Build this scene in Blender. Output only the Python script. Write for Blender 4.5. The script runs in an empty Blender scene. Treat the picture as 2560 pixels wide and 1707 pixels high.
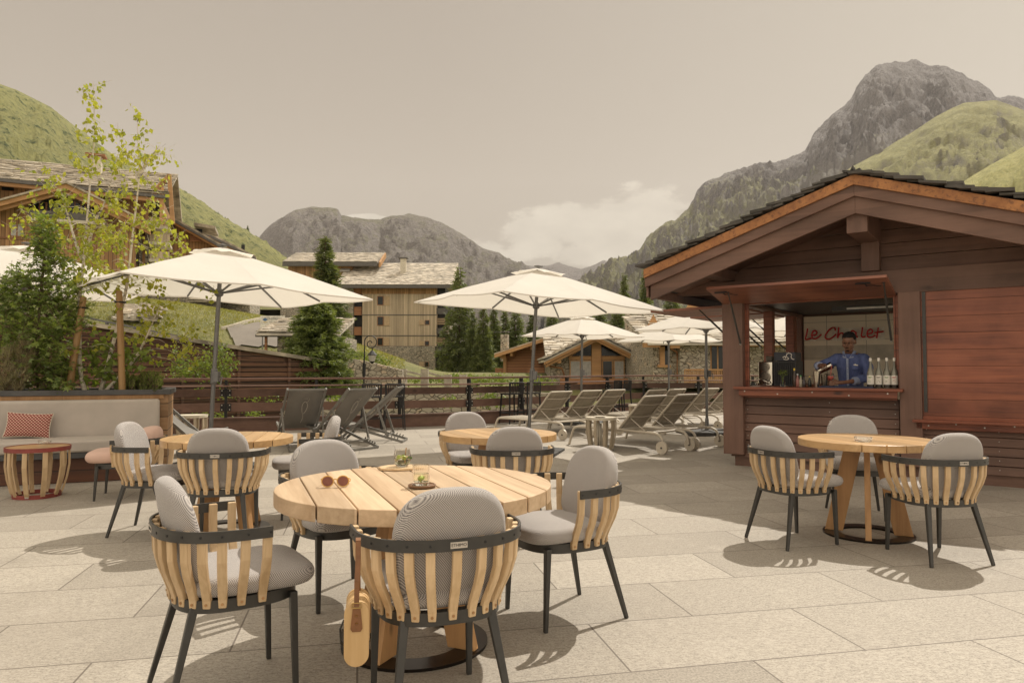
import bpy, bmesh, math, random
from mathutils import Vector, Matrix, noise, Euler
R = math.radians
rnd = random.Random(7)
scene = bpy.context.scene
# ---------------------------------------------------------------- camera
FPX, CX, CY, PITCH, CAMH = 1790.0, 1280.0, 853.5, R(2.16), 1.30
cam_d = bpy.data.cameras.new('camera'); cam = bpy.data.objects.new('camera', cam_d)
scene.collection.objects.link(cam); scene.camera = cam
cam_d.sensor_width = 36; cam_d.lens = FPX/2560*36
cam_d.clip_start = .05; cam_d.clip_end = 30000
cam.location = (0, 0, CAMH); cam.rotation_euler = (R(90)+PITCH, 0, 0)
# ---------------------------------------------------------------- sun and sky
SA, SB = -.45, -.57                      # ground shadow of a 1 m pole
sunv = Vector((SA, SB, -1)).normalized()
sl = bpy.data.lights.new('sun', 'SUN'); so = bpy.data.objects.new('sun', sl)
scene.collection.objects.link(so)
sl.energy = 3.1; sl.angle = R(.5); sl.color = (1, .94, .84)
so.rotation_euler = sunv.to_track_quat('-Z', 'Y').to_euler(); so.location = (0, 0, 40)
w = bpy.data.worlds.new('World'); scene.world = w; w.use_nodes = True
nt = w.node_tree; N = nt.nodes; L = nt.links
for n in list(N): N.remove(n)
out = N.new('ShaderNodeOutputWorld'); bg = N.new('ShaderNodeBackground'); bg.inputs[1].default_value = .066
L.new(bg.outputs[0], out.inputs[0])
sky = N.new('ShaderNodeTexSky'); sky.sky_type = 'NISHITA'; sky.sun_disc = False
sky.sun_elevation = math.asin(-sunv.z); sky.sun_rotation = math.atan2(-sunv.x, -sunv.y)
sky.dust_density = 3; sky.altitude = 1800
hs = N.new('ShaderNodeHueSaturation'); hs.inputs['Saturation'].default_value = .12
L.new(sky.outputs[0], hs.inputs['Color'])
def wmath(op, a, b=None, c=None):
    m = N.new('ShaderNodeMath'); m.operation = op
    for i, x in enumerate((a, b, c)):
        if x is None: continue
        if isinstance(x, (int, float)): m.inputs[i].default_value = x
        else: L.new(x, m.inputs[i])
    return m.outputs[0]
def wmix(f, a, b, bt='MIX'):
    m = N.new('ShaderNodeMix'); m.data_type = 'RGBA'; m.blend_type = bt
    for i, x in ((0, f), (6, a), (7, b)):
        if isinstance(x, (int, float)): m.inputs[i].default_value = x
        elif isinstance(x, tuple): m.inputs[i].default_value = (*x, 1)
        else: L.new(x, m.inputs[i])
    return m.outputs[2]
tc = N.new('ShaderNodeTexCoord'); sx = N.new('ShaderNodeSeparateXYZ'); L.new(tc.outputs['Generated'], sx.inputs[0])
az = wmath('DIVIDE', sx.outputs[0], sx.outputs[1]); fwd = wmath('GREATER_THAN', sx.outputs[1], 0)
el = wmath('DIVIDE', sx.outputs[2], .45); el = wmath('MINIMUM', wmath('MAXIMUM', el, 0), 1)
el = wmath('POWER', el, .8)
grad = wmix(el, (5.75, 4.95, 3.75), (4.35, 3.66, 2.90))
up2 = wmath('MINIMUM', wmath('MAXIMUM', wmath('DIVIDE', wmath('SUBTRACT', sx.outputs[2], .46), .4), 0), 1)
grad = wmix(up2, grad, (15.6, 13.9, 11.4))  # sky above the frame brightened as added, unseen fill light
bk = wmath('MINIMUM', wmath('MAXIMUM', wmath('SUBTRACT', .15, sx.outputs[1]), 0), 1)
grad = wmix(wmath('MINIMUM', wmath('MULTIPLY', bk, 3), 1), grad, (13.2, 11.7, 9.6))  # sky behind the camera also raised, added as unseen fill
warm = wmix(1.0, hs.outputs[0], (1.0, .88, .72), 'MULTIPLY')
sd_ = wmath('MULTIPLY', wmath('MINIMUM', wmath('MAXIMUM', wmath('ADD', az, .1), 0), .9), fwd); grad = wmix(sd_, grad, (6.3, 5.6, 4.5))
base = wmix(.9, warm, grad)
# high thin clouds and one cumulus bank over the valley, fixed in direction
nz = N.new('ShaderNodeTexNoise'); nz.inputs['Scale'].default_value = 9; nz.inputs['Detail'].default_value = 8; nz.inputs['Roughness'].default_value = .6
mp = N.new('ShaderNodeMapping'); mp.inputs['Scale'].default_value = (1, 1, 2.2); L.new(tc.outputs['Generated'], mp.inputs[0]); L.new(mp.outputs[0], nz.inputs[0])
ez = wmath('DIVIDE', sx.outputs[2], sx.outputs[1])
def blob(u, v, ru, rv):
    a = wmath('DIVIDE', wmath('SUBTRACT', az, (u-1280)/1790), ru/1790)
    b = wmath('DIVIDE', wmath('SUBTRACT', ez, (921-v)/1790), rv/1790)
    return wmath('SUBTRACT', 1, wmath('SQRT', wmath('ADD', wmath('MULTIPLY', a, a), wmath('MULTIPLY', b, b))))
bl = None
for a in ((1600, 545, 105, 75), (1500, 590, 180, 75), (1330, 600, 150, 55), (1650, 540, 60, 70), (915, 547, 60, 10)):
    x = blob(*a); bl = x if bl is None else wmath('MAXIMUM', bl, x)
cl = wmath('ADD', wmath('MULTIPLY', bl, 1.3), wmath('MULTIPLY', wmath('SUBTRACT', nz.outputs[0], .47), 4.6))
mr = N.new('ShaderNodeMapRange'); mr.interpolation_type = 'SMOOTHSTEP'; mr.inputs[1].default_value = .0; mr.inputs[2].default_value = .5; mr.inputs[4].default_value = .9
L.new(cl, mr.inputs[0]); cf = wmath('MULTIPLY', mr.outputs[0], fwd)
nz2 = N.new('ShaderNodeTexNoise'); nz2.inputs['Scale'].default_value = 22; nz2.inputs['Detail'].default_value = 6; L.new(mp.outputs[0], nz2.inputs[0])
ccol = wmix(wmath('MULTIPLY', nz2.outputs[0], 1.1), (9.0, 8.1, 6.5), (6.3, 5.6, 4.5))
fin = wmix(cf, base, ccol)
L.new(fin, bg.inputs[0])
scene.view_settings.view_transform = 'Standard'; scene.view_settings.look = 'None'
scene.view_settings.exposure = .5; scene.view_settings.gamma = 1
scene.cycles.max_bounces = 8; scene.cycles.diffuse_bounces = 3; scene.cycles.transparent_max_bounces = 24
scene.cycles.volume_bounces = 0

# ---------------------------------------------------------------- helpers
COL = scene.collection
def P(u, v, D):
    "point seen at photo pixel (u,v) at depth y = D"
    cx = (u-CX)/FPX; cy = (CY-v)/FPX
    dy = math.cos(PITCH)-math.sin(PITCH)*cy; dz = math.sin(PITCH)+math.cos(PITCH)*cy
    return Vector((cx/dy*D, D, CAMH+dz/dy*D))
def tag(o, label=None, cat=None, group=None, kind=None):
    if label: o['label'] = label
    if cat: o['category'] = cat
    if group: o['group'] = group
    if kind: o['kind'] = kind
    return o
def empty(name, loc=(0, 0, 0), rz=0, label=None, cat=None, group=None):
    o = bpy.data.objects.new(name, None); COL.objects.link(o); o.location = loc; o.rotation_euler = (0, 0, rz)
    o.empty_display_size = .2
    return tag(o, label, cat, group)
def copy_tree(o, parent=None):
    c = o.copy(); COL.objects.link(c)
    if parent is not None:
        c.parent = parent
    for ch in list(o.children): copy_tree(ch, c)
    return c
def place(proto, first, loc, rz, label, group=None, tilt=None):
    o = proto if first else copy_tree(proto)
    o.location = loc; o.rotation_euler = (tilt[0] if tilt else 0, tilt[1] if tilt else 0, rz)
    o['label'] = label
    if group: o['group'] = group
    return o
class MB:
    def __init__(s): s.v = []; s.f = []; s.M = Matrix.Identity(4)
    def add(s, vs, fs):
        n = len(s.v); s.v += [tuple(s.M @ Vector(p)) for p in vs]; s.f += [tuple(n+i for i in f) for f in fs]; return s
    def box(s, c, d, rot=None):
        x, y, z = d[0]/2, d[1]/2, d[2]/2
        vs = [Vector(p) for p in ((-x,-y,-z),(x,-y,-z),(x,y,-z),(-x,y,-z),(-x,-y,z),(x,-y,z),(x,y,z),(-x,y,z))]
        if rot is not None:
            m = rot if isinstance(rot, Matrix) else Euler(rot).to_matrix()
            vs = [m @ p for p in vs]
        return s.add([p+Vector(c) for p in vs], [(0,3,2,1),(4,5,6,7),(0,1,5,4),(1,2,6,5),(2,3,7,6),(3,0,4,7)])
    def beam(s, a, b, w, h, up=(0, 0, 1), w2=None, h2=None):
        a = Vector(a); b = Vector(b); d = (b-a).normalized(); u = Vector(up)
        if abs(d.dot(u)) > .98: u = Vector((0, 1, 0))
        r = d.cross(u).normalized(); u = r.cross(d).normalized()
        vs = []
        for p, ww, hh in ((a, w, h), (b, w2 or w, h2 or h)):
            for i, j in ((-1,-1),(1,-1),(1,1),(-1,1)): vs.append(p+r*ww/2*i+u*hh/2*j)
        return s.add(vs, [(0,1,2,3),(7,6,5,4),(0,4,5,1),(1,5,6,2),(2,6,7,3),(3,7,4,0)])
    def tube(s, pts, r, n=8, cap=True, closed=False):
        pts = [Vector(p) for p in pts]; rings = []; m = len(pts)
        prev = None
        for i, p in enumerate(pts):
            if closed: d = (pts[(i+1) % m]-pts[i-1]).normalized()
            else: d = (pts[min(i+1, m-1)]-pts[max(i-1, 0)]).normalized()
            if prev is None:
                a = Vector((0, 0, 1)) if abs(d.z) < .9 else Vector((1, 0, 0)); x = d.cross(a).normalized()
            else: x = (prev-d*prev.dot(d)).normalized()
            y = d.cross(x); prev = x; rr = r[i] if isinstance(r, (list, tuple)) else r
            rings.append([p+(x*math.cos(t*2*math.pi/n)+y*math.sin(t*2*math.pi/n))*rr for t in range(n)])
        vs = [q for ring in rings for q in ring]; fs = []
        for i in range(m if closed else m-1):
            k = (i+1) % m
            for t in range(n): fs.append((i*n+t, i*n+(t+1) % n, k*n+(t+1) % n, k*n+t))
        if cap and not closed: fs += [tuple(range(n-1, -1, -1)), tuple((m-1)*n+t for t in range(n))]
        return s.add(vs, fs)
    def lathe(s, prof, c=(0, 0, 0), n=24):
        vs = []; fs = []; c = Vector(c)
        for r, z in prof:
            for t in range(n): a = t*2*math.pi/n; vs.append(c+Vector((r*math.cos(a), r*math.sin(a), z)))
        for i in range(len(prof)-1):
            for t in range(n): fs.append((i*n+t, i*n+(t+1) % n, (i+1)*n+(t+1) % n, (i+1)*n+t))
        fs += [tuple(range(n-1, -1, -1)), tuple((len(prof)-1)*n+t for t in range(n))]
        return s.add(vs, fs)
    def prism(s, poly, ex):
        n = len(poly); ex = Vector(ex); a = [Vector(p) for p in poly]
        return s.add(a+[p+ex for p in a], [tuple(range(n-1, -1, -1)), tuple(range(n, 2*n))]+[(i, (i+1) % n, n+(i+1) % n, n+i) for i in range(n)])
    def build(s, name, mat=None, parent=None, smooth=False, bevel=0, ang=40, segs=2):
        me = bpy.data.meshes.new(name); me.from_pydata(s.v, [], s.f); me.validate()
        bm = bmesh.new(); bm.from_mesh(me)
        if len(s.f) < 60000 and not getattr(s, 'raw', False): bmesh.ops.recalc_face_normals(bm, faces=bm.faces)
        bm.to_mesh(me); bm.free()
        if smooth:
            me.polygons.foreach_set('use_smooth', [True]*len(me.polygons)); me.set_sharp_from_angle(angle=R(ang))
        me.update()
        o = bpy.data.objects.new(name, me); COL.objects.link(o)
        if mat: me.materials.append(mat)
        if parent is not None: o.parent = parent
        if bevel:
            b = o.modifiers.new('bevel', 'BEVEL'); b.width = bevel; b.segments = segs; b.limit_method = 'ANGLE'; b.angle_limit = R(40); b.harden_normals = False
        return o
def text_mesh(body, size, name, mat, parent=None, M=None, ext=.002, align='CENTER'):
    cu = bpy.data.curves.new('t', 'FONT'); cu.body = body; cu.size = size; cu.extrude = ext; cu.align_x = align; cu.align_y = 'CENTER'
    t = bpy.data.objects.new('t', cu); COL.objects.link(t)
    dg = bpy.context.evaluated_depsgraph_get(); me = bpy.data.meshes.new_from_object(t.evaluated_get(dg))
    bpy.data.objects.remove(t); bpy.data.curves.remove(cu)
    if M is not None: me.transform(M)
    me.name = name; me.materials.clear(); me.materials.append(mat)
    o = bpy.data.objects.new(name, me); COL.objects.link(o)
    if parent is not None: o.parent = parent
    return o
def frame(o, x, y):
    "matrix with axes x, y at origin o"
    x = Vector(x).normalized(); y = Vector(y); z = x.cross(y).normalized(); y = z.cross(x)
    m = Matrix((x, y, z)).transposed().to_4x4(); m.translation = Vector(o); return m
# ---------------------------------------------------------------- materials
class NG:
    def __init__(s, name):
        m = bpy.data.materials.new(name); m.use_nodes = True; s.m = m; s.t = m.node_tree; s.n = s.t.nodes; s.l = s.t.links
        s.b = s.n['Principled BSDF']; s.out = s.n['Material Output']; s.tc = s.n.new('ShaderNodeTexCoord')
    def lk(s, x, sock):
        if isinstance(x, (int, float)): sock.default_value = x
        elif isinstance(x, tuple):
            sock.default_value = (*x, 1) if len(x) == 3 and sock.type == 'RGBA' else x
        else: s.l.new(x, sock)
    def math(s, op, a, b=None, c=None, clamp=False):
        m = s.n.new('ShaderNodeMath'); m.operation = op; m.use_clamp = clamp
        for i, x in enumerate((a, b, c)):
            if x is not None: s.lk(x, m.inputs[i])
        return m.outputs[0]
    def mix(s, f, a, b, bt='MIX'):
        m = s.n.new('ShaderNodeMix'); m.data_type = 'RGBA'; m.blend_type = bt; m.clamp_factor = True
        s.lk(f, m.inputs[0]); s.lk(a, m.inputs[6]); s.lk(b, m.inputs[7]); return m.outputs[2]
    def mapping(s, scale=(1, 1, 1), rot=(0, 0, 0), src='Object', vec=None):
        m = s.n.new('ShaderNodeMapping'); m.inputs['Scale'].default_value = scale; m.inputs['Rotation'].default_value = rot
        s.l.new(vec or s.tc.outputs[src], m.inputs[0]); return m.outputs[0]
    def noise(s, vec, scale, detail=4, rough=.55, dist=0):
        m = s.n.new('ShaderNodeTexNoise'); s.l.new(vec, m.inputs[0]); m.inputs['Scale'].default_value = scale
        m.inputs['Detail'].default_value = detail; m.inputs['Roughness'].default_value = rough; m.inputs['Distortion'].default_value = dist
        return m.outputs[0]
    def rng(s, x, a, b, c=0, d=1):
        m = s.n.new('ShaderNodeMapRange'); s.l.new(x, m.inputs[0])
        for i, q in enumerate((a, b, c, d)): m.inputs[i+1].default_value = q
        return m.outputs[0]
    def sep(s, vec):
        m = s.n.new('ShaderNodeSeparateXYZ'); s.l.new(vec, m.inputs[0]); return m.outputs
    def white(s, x):
        m = s.n.new('ShaderNodeTexWhiteNoise'); m.noise_dimensions = '1D'; s.l.new(x, m.inputs['W']); return m.outputs[0]
    def bump(s, h, st=.3, dist=.01):
        m = s.n.new('ShaderNodeBump'); m.inputs['Strength'].default_value = st; m.inputs['Distance'].default_value = dist
        s.l.new(h, m.inputs['Height']); s.l.new(m.outputs[0], s.b.inputs['Normal'])
    def fin(s, col, rough=.6, metal=0):
        s.lk(col, s.b.inputs['Base Color']); s.lk(rough, s.b.inputs['Roughness']); s.b.inputs['Metallic'].default_value = metal
        return s.m
def plain(name, col, rough=.6, metal=0, var=.25, scale=8, bump=.0):
    g = NG(name); v = g.mapping()
    n = g.noise(v, scale, 6); c2 = tuple(x*(1-var) for x in col); c1 = tuple(min(1, x*(1+var*.5)) for x in col)
    f = g.rng(n, .3, .7)
    if bump: g.bump(g.noise(v, scale*12, 3), bump, .003)
    return g.fin(g.mix(f, c1, c2), rough, metal)
AX = {'x': 0, 'y': 1, 'z': 2}
def wood(name, c1, c2, grain='z', plank=None, pw=.1, groove=0, rough=.55, gs=14, tone=.3, off=0, dark=(.02, .012, .008), knots=0):
    g = NG(name); sc = [gs, gs, gs]; sc[AX[grain]] = gs*.06
    oi = g.n.new('ShaderNodeObjectInfo')
    add = g.n.new('ShaderNodeVectorMath'); add.operation = 'ADD'; g.l.new(g.tc.outputs['Object'], add.inputs[0])
    if plank:
        q = g.math('DIVIDE', g.math('ADD', g.sep(g.tc.outputs['Object'])[AX[plank]], off), pw); fl = g.math('FLOOR', q); wn = g.white(fl)
        cb = g.n.new('ShaderNodeCombineXYZ')
        for i in range(3): g.l.new(g.math('MULTIPLY', wn, 7.3+i*5), cb.inputs[i])
        g.l.new(cb.outputs[0], add.inputs[1])
    else: 
        cb = g.n.new('ShaderNodeCombineXYZ')
        for i in range(3): g.l.new(g.math('MULTIPLY', oi.outputs['Random'], 7.3+i*5), cb.inputs[i])
        g.l.new(cb.outputs[0], add.inputs[1]); wn = oi.outputs['Random']
    v = g.mapping(tuple(sc), vec=add.outputs[0])
    n1 = g.noise(v, 1, 8, .62, .6); n2 = g.noise(v, 5, 4, .6)
    f = g.math('ADD', g.math('MULTIPLY', n1, .7), g.math('MULTIPLY', n2, .3)); f = g.rng(f, .36, .64)
    col = g.mix(f, c1, c2)
    col = g.mix(1, col, g.mix(wn, (1-tone,)*3, (1+tone*.4,)*3), 'MULTIPLY')
    if knots:
        vk = g.n.new('ShaderNodeTexVoronoi'); vk.inputs['Scale'].default_value = 1; sk_ = [knots]*3; sk_[AX[grain]] = knots*.45; g.l.new(g.mapping(tuple(sk_), vec=add.outputs[0]), vk.inputs[0]); kf = g.math('MULTIPLY', g.rng(vk.outputs['Distance'], .05, .13, 1, 0), g.math('GREATER_THAN', g.sep(vk.outputs['Color'])[0], .45)); kf = g.math('MINIMUM', g.math('MAXIMUM', kf, 0), .85)
        col = g.mix(kf, col, tuple(x*.22 for x in c2))
        nw = g.noise(g.mapping((1.3, 1.3, 1.3)), 1, 4); col = g.mix(g.rng(nw, .45, .7, 0, .5), col, tuple(min(1, x*1.35+.015) for x in c1))
    h = f
    if groove:
        fr = g.math('FRACT', q); e = g.math('MINIMUM', fr, g.math('SUBTRACT', 1, fr)); m = g.rng(e, groove/pw*.4, groove/pw)
        m = g.math('MINIMUM', g.math('MAXIMUM', m, 0), 1)
        col = g.mix(m, dark, col); h = g.math('ADD', g.math('MULTIPLY', f, .15), m)
        g.bump(h, .6, .006)
    else: g.bump(h, .25, .002)
    return g.fin(col, rough)
def stone(name, cols, scale=2.2, zs=1.8, mortar=(.22, .19, .15), rough=.9):
    g = NG(name); v0 = g.mapping((1, 1, zs))
    nn = g.n.new('ShaderNodeTexNoise'); nn.inputs['Scale'].default_value = 3; g.l.new(v0, nn.inputs[0])
    mx = g.n.new('ShaderNodeMix'); mx.data_type = 'VECTOR'; mx.inputs[0].default_value = .10; g.l.new(v0, mx.inputs[4]); g.l.new(nn.outputs['Color'], mx.inputs[5]); v = mx.outputs[1]
    vo = g.n.new('ShaderNodeTexVoronoi'); vo.inputs['Scale'].default_value = scale; g.l.new(v, vo.inputs[0])
    ve = g.n.new('ShaderNodeTexVoronoi'); ve.feature = 'DISTANCE_TO_EDGE'; ve.inputs['Scale'].default_value = scale; g.l.new(v, ve.inputs[0])
    wn = g.sep(vo.outputs['Color'])[0]
    col = g.mix(g.rng(wn, .1, .9), cols[0], cols[1]); col = g.mix(g.rng(g.sep(vo.outputs['Color'])[1], .75, .95), col, cols[2])
    nz = g.noise(v0, 14, 6, .65); col = g.mix(g.rng(nz, .3, .75, 0, .5), col, tuple(x*.5 for x in cols[0]))
    m = g.rng(ve.outputs[0], .02, .07); m = g.math('MINIMUM', g.math('MAXIMUM', m, 0), 1)
    col = g.mix(m, mortar, col); g.bump(g.math('ADD', m, g.math('MULTIPLY', nz, .5)), .8, .03)
    return g.fin(col, rough)
def leafm(name, c1, c2, trans=.45, scale=3, rough=.5):
    g = NG(name); v = g.tc.outputs['Object']; n = g.noise(v, scale, 3); n2 = g.noise(v, scale*9, 2)
    col = g.mix(g.rng(g.math('ADD', g.math('MULTIPLY', n, .5), g.math('MULTIPLY', n2, .5)), .38, .62), c1, c2)
    g.fin(col, rough)
    tr = g.n.new('ShaderNodeBsdfTranslucent'); g.l.new(g.mix(1, col, (1.5, 1.5, .7), 'MULTIPLY'), tr.inputs[0])
    ms = g.n.new('ShaderNodeMixShader'); ms.inputs[0].default_value = trans
    g.l.new(g.b.outputs[0], ms.inputs[1]); g.l.new(tr.outputs[0], ms.inputs[2]); g.l.new(ms.outputs[0], g.out.inputs[0]); return g.m
def weave(name, light, dark, cell=.0075, ratio=.5):
    g = NG(name); s3 = g.sep(g.tc.outputs['Object'])
    nrm = g.sep(g.n.new('ShaderNodeNewGeometry').outputs['Normal'])
    k = math.pi*2/cell
    up = g.math('GREATER_THAN', g.math('ABSOLUTE', nrm[2]), .7)
    zz = g.mix(up, s3[2], s3[1])
    row = g.math('FLOOR', g.math('DIVIDE', zz, cell*.5))
    sh = g.math('MULTIPLY', g.math('MODULO', g.math('ABSOLUTE', row), 2), math.pi)
    xs = g.math('ADD', s3[0], g.math('MULTIPLY', s3[1], g.math('SUBTRACT', 1, up)))
    w = g.math('SINE', g.math('ADD', g.math('MULTIPLY', xs, k), sh))
    f = g.rng(w, -.3, .5); f = g.math('MINIMUM', g.math('MAXIMUM', f, 0), 1)
    n = g.noise(g.mapping(), 6, 4)
    col = g.mix(f, dark, light); col = g.mix(g.rng(n, .3, .7, 0, .15), col, (.2, .18, .17))
    g.bump(f, .35, .0015)
    g.b.inputs['Sheen Weight'].default_value = .2
    return g.fin(col, .9)
M = {}
M['teak'] = wood('teak_planks', (.64, .47, .30), (.42, .28, .16), 'y', 'x', .149, tone=.22, gs=9, rough=.5, off=.67)
M['teak2'] = wood('teak_planks_small', (.60, .39, .19), (.42, .25, .11), 'y', 'x', .125, tone=.22, gs=9, rough=.32, off=.5)
M['slat'] = wood('teak_slats', (.68, .50, .30), (.50, .34, .18), 'z', gs=16, tone=.12, rough=.55)
M['legwood'] = wood('teak_legs', (.52, .29, .12), (.30, .15, .055), 'z', gs=9, tone=.15, rough=.5, knots=6)
M['metal'] = plain('charcoal_painted_metal', (.055, .052, .047), .42, .3, .2, 12)
M['umetal'] = plain('grey_anodised_pole', (.16, .155, .15), .4, .5, .15, 10)
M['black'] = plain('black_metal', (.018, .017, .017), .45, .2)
M['ring'] = plain('black_steel_ring', (.03, .024, .02), .3, .8)
M['grey'] = weave('grey_woven_fabric', (.58, .535, .49), (.155, .14, .14), .0078)
M['pink'] = plain('pink_fabric', (.60, .41, .33), .9, 0, .08, 5, .1)
M['sofa'] = plain('light_grey_upholstery', (.46, .41, .36), .95, 0, .12, 3, .15)
M['bolt'] = plain('pale_bolts', (.6, .57, .5), .4, .5)
M['plate'] = plain('nameplate', (.55, .5, .44), .35, .4)
M['canvas'] = None
g = NG('cream_canvas'); n = g.noise(g.mapping(), 2.2, 5, .6); col = g.mix(g.rng(n, .3, .7), (.88, .84, .77), (.82, .78, .71)); g.fin(col, .85)
g.bump(g.noise(g.mapping((1, 1, 1)), 3.5, 3), .3, .04)
tr = g.n.new('ShaderNodeBsdfTranslucent'); tr.inputs[0].default_value = (.80, .75, .66, 1)
ms = g.n.new('ShaderNodeMixShader'); ms.inputs[0].default_value = .42
g.l.new(g.b.outputs[0], ms.inputs[1]); g.l.new(tr.outputs[0], ms.inputs[2]); g.l.new(ms.outputs[0], g.out.inputs[0]); M['canvas'] = g.m
M['brown'] = wood('brown_painted_boards', (.168, .090, .062), (.110, .058, .039), 'x', 'z', .18, tone=.28, gs=10, rough=.6, knots=3.2)
M['brownv'] = wood('brown_painted_post', (.178, .096, .067), (.118, .063, .044), 'z', None, tone=.1, gs=9, rough=.6, knots=3)
M['red'] = wood('red_stained_wood', (.30, .092, .042), (.135, .036, .018), 'x', 'z', .19, .0025, rough=.42, tone=.35, gs=9, knots=4)
M['redflat'] = wood('red_stained_shutter', (.33, .13, .075), (.18, .068, .045), 'x', 'y', .16, .003, rough=.45, tone=.3, gs=9, knots=4)
M['copper'] = None
g = NG('copper_flashing'); v = g.mapping(); n = g.noise(v, 5, 10, .7); n2 = g.noise(v, 26, 8, .7)
col = g.mix(g.rng(n, .35, .65), (.44, .20, .075), (.26, .11, .045)); col = g.mix(g.rng(n2, .52, .62, 0, .7), col, (.13, .06, .035)); M['copper'] = g.fin(col, .5, .45)
M['slate'] = plain('dark_slate', (.09, .08, .068), .7, 0, .5, 3, .6)
M['lauze'] = plain('lichen_stone_slabs', (.44, .38, .29), .85, 0, .6, 1.7, .6)
M['lauze2'] = plain('pale_stone_slabs', (.55, .49, .40), .85, 0, .45, 1.2, .6)
M['stone'] = stone('rubble_stone', ((.50, .45, .36), (.32, .28, .225), (.60, .50, .38)), 3.4, 1.9, (.10, .085, .065))
M['stone2'] = stone('big_rubble_stone', ((.52, .46, .36), (.34, .29, .22), (.60, .47, .33)), 4.4, 1.7, (.11, .09, .065))
M['oldwood'] = wood('weathered_cladding', (.62, .50, .35), (.42, .33, .23), 'z', 'x', .24, .008, gs=3, tone=.25, rough=.8)
M['orangewood'] = wood('honey_cladding', (.50, .29, .13), (.32, .17, .075), 'z', 'x', .26, .015, gs=3, tone=.3, rough=.75)
M['redwoodh'] = wood('chestnut_boards', (.40, .19, .085), (.29, .13, .06), 'x', 'z', .2, .012, gs=3, tone=.15, rough=.7)
M['beamwood'] = wood('honey_beams', (.56, .31, .13), (.38, .20, .08), 'x', None, gs=3, tone=.15, rough=.6)
M['greywood'] = plain('grey_weathered_edge', (.13, .12, .11), .8)
M['fencewood'] = wood('old_red_fence', (.25, .12, .07), (.085, .05, .032), 'x', 'z', .17, .02, gs=3.5, tone=.45, rough=.75)
g = NG('window_glass'); g.fin((.02, .022, .02), .12); g.b.inputs['Specular IOR Level'].default_value = .35; M['glass'] = g.m
g = NG('clear_glass'); g.fin((1, 1, .98), .02); g.b.inputs['Transmission Weight'].default_value = 1; g.b.inputs['IOR'].default_value = 1.2; M['clear'] = g.m
M['birchbark'] = None
g = NG('birch_bark'); v = g.mapping((9, 9, 30)); n = g.noise(v, 1, 5, .7); n3 = g.noise(g.mapping((5, 5, 4)), 1, 4)
col = g.mix(g.math('MULTIPLY', g.rng(n, .5, .6), g.rng(n3, .42, .6)), (.60, .53, .43), (.05, .04, .03)); M['birchbark'] = g.fin(col, .8)
M['bark'] = plain('brown_bark', (.12, .08, .05), .9, 0, .5, 20, .5)
M['stake'] = wood('pine_stake', (.42, .25, .10), (.30, .17, .06), 'z', gs=10)
M['birchleaf'] = leafm('birch_leaves', (.42, .40, .06), (.20, .24, .035), .45, 3)
M['mapleleaf'] = leafm('maple_leaves', (.27, .33, .10), (.11, .16, .045), .45, 3)
M['shrubleaf'] = leafm('shrub_leaves', (.22, .27, .05), (.10, .15, .03), .4, 2)
M['pineleaf'] = leafm('pine_needles', (.28, .34, .09), (.14, .19, .05), .4, 5)
M['greypine'] = leafm('dry_pine_needles', (.34, .33, .19), (.26, .20, .12), .35, 5)
M['spruce'] = leafm('spruce_needles', (.20, .22, .085), (.085, .115, .04), .35, 1.2)
M['fir'] = leafm('fir_needles', (.23, .265, .085), (.08, .115, .035), .35, 1.5)
M['larch'] = leafm('larch_needles', (.20, .225, .085), (.09, .12, .045), .35, .8)
M['grass'] = leafm('meadow_grass', (.36, .33, .10), (.19, .20, .06), .3, .6)
# ---------------------------------------------------------------- terrace
RAIL = [(-10.5, 12.6), (-5.9, 14.8), (-2.5, 15.95), (-1.0, 16.6), (3.9, 21.3), (10.5, 21.6)]
g = NG('granite_paving'); v = g.mapping((1, 1, 1), (0, 0, R(-12)))
br = g.n.new('ShaderNodeTexBrick'); g.l.new(v, br.inputs[0]); br.inputs['Scale'].default_value = 1
br.inputs['Brick Width'].default_value = 1.15; br.inputs['Row Height'].default_value = .59; br.inputs['Mortar Size'].default_value = .005; br.inputs['Mortar Smooth'].default_value = .2
br.inputs['Color1'].default_value = (0, 0, 0, 1); br.inputs['Color2'].default_value = (1, 1, 1, 1)
tone = g.sep(br.outputs[0])[0]
n1 = g.noise(v, 95, 3, .75); n2 = g.noise(g.mapping((1, 2.2, 1), (0, 0, R(-12))), 28, 8, .8, .5); n3 = g.noise(v, .9, 5, .6); n4 = g.noise(v, 4, 5, .6)
col = g.mix(g.rng(tone, 0, 1), (.28, .245, .195), (.47, .42, .345))
col = g.mix(g.rng(n2, .42, .60, 0, .8), col, (.20, .175, .145)); col = g.mix(g.rng(n1, .45, .75, 0, .75), col, (.50, .455, .385))
col = g.mix(g.rng(n1, .28, .45, .95, 0), col, (.13, .11, .09))
col = g.mix(g.rng(n3, .4, .7, 0, .35), col, (.30, .26, .215)); col = g.mix(g.rng(n4, .55, .75, 0, .25), col, (.52, .47, .40))
n6 = g.noise(v, .45, 6, .7, 1.2); col = g.mix(g.rng(n6, .52, .68, 0, .4), col, (.20, .175, .14)); col = g.mix(br.outputs['Fac'], col, (.15, .125, .10))
g.bump(g.math('SUBTRACT', g.math('ADD', g.math('MULTIPLY', n1, .4), g.math('MULTIPLY', n2, .4)), br.outputs['Fac']), .35, .004)
M['deck'] = g.fin(col, g.rng(n2, .3, .7, .55, .8))
mb = MB(); poly = [(-12, -4)]+[(-12, 12.2)]+RAIL+[(12, -4)]
mb.prism([(x, y, -.4) for x, y in poly], (0, 0, .4)); o = mb.build('terrace_paving', M['deck']); tag(o, kind='structure')

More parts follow.
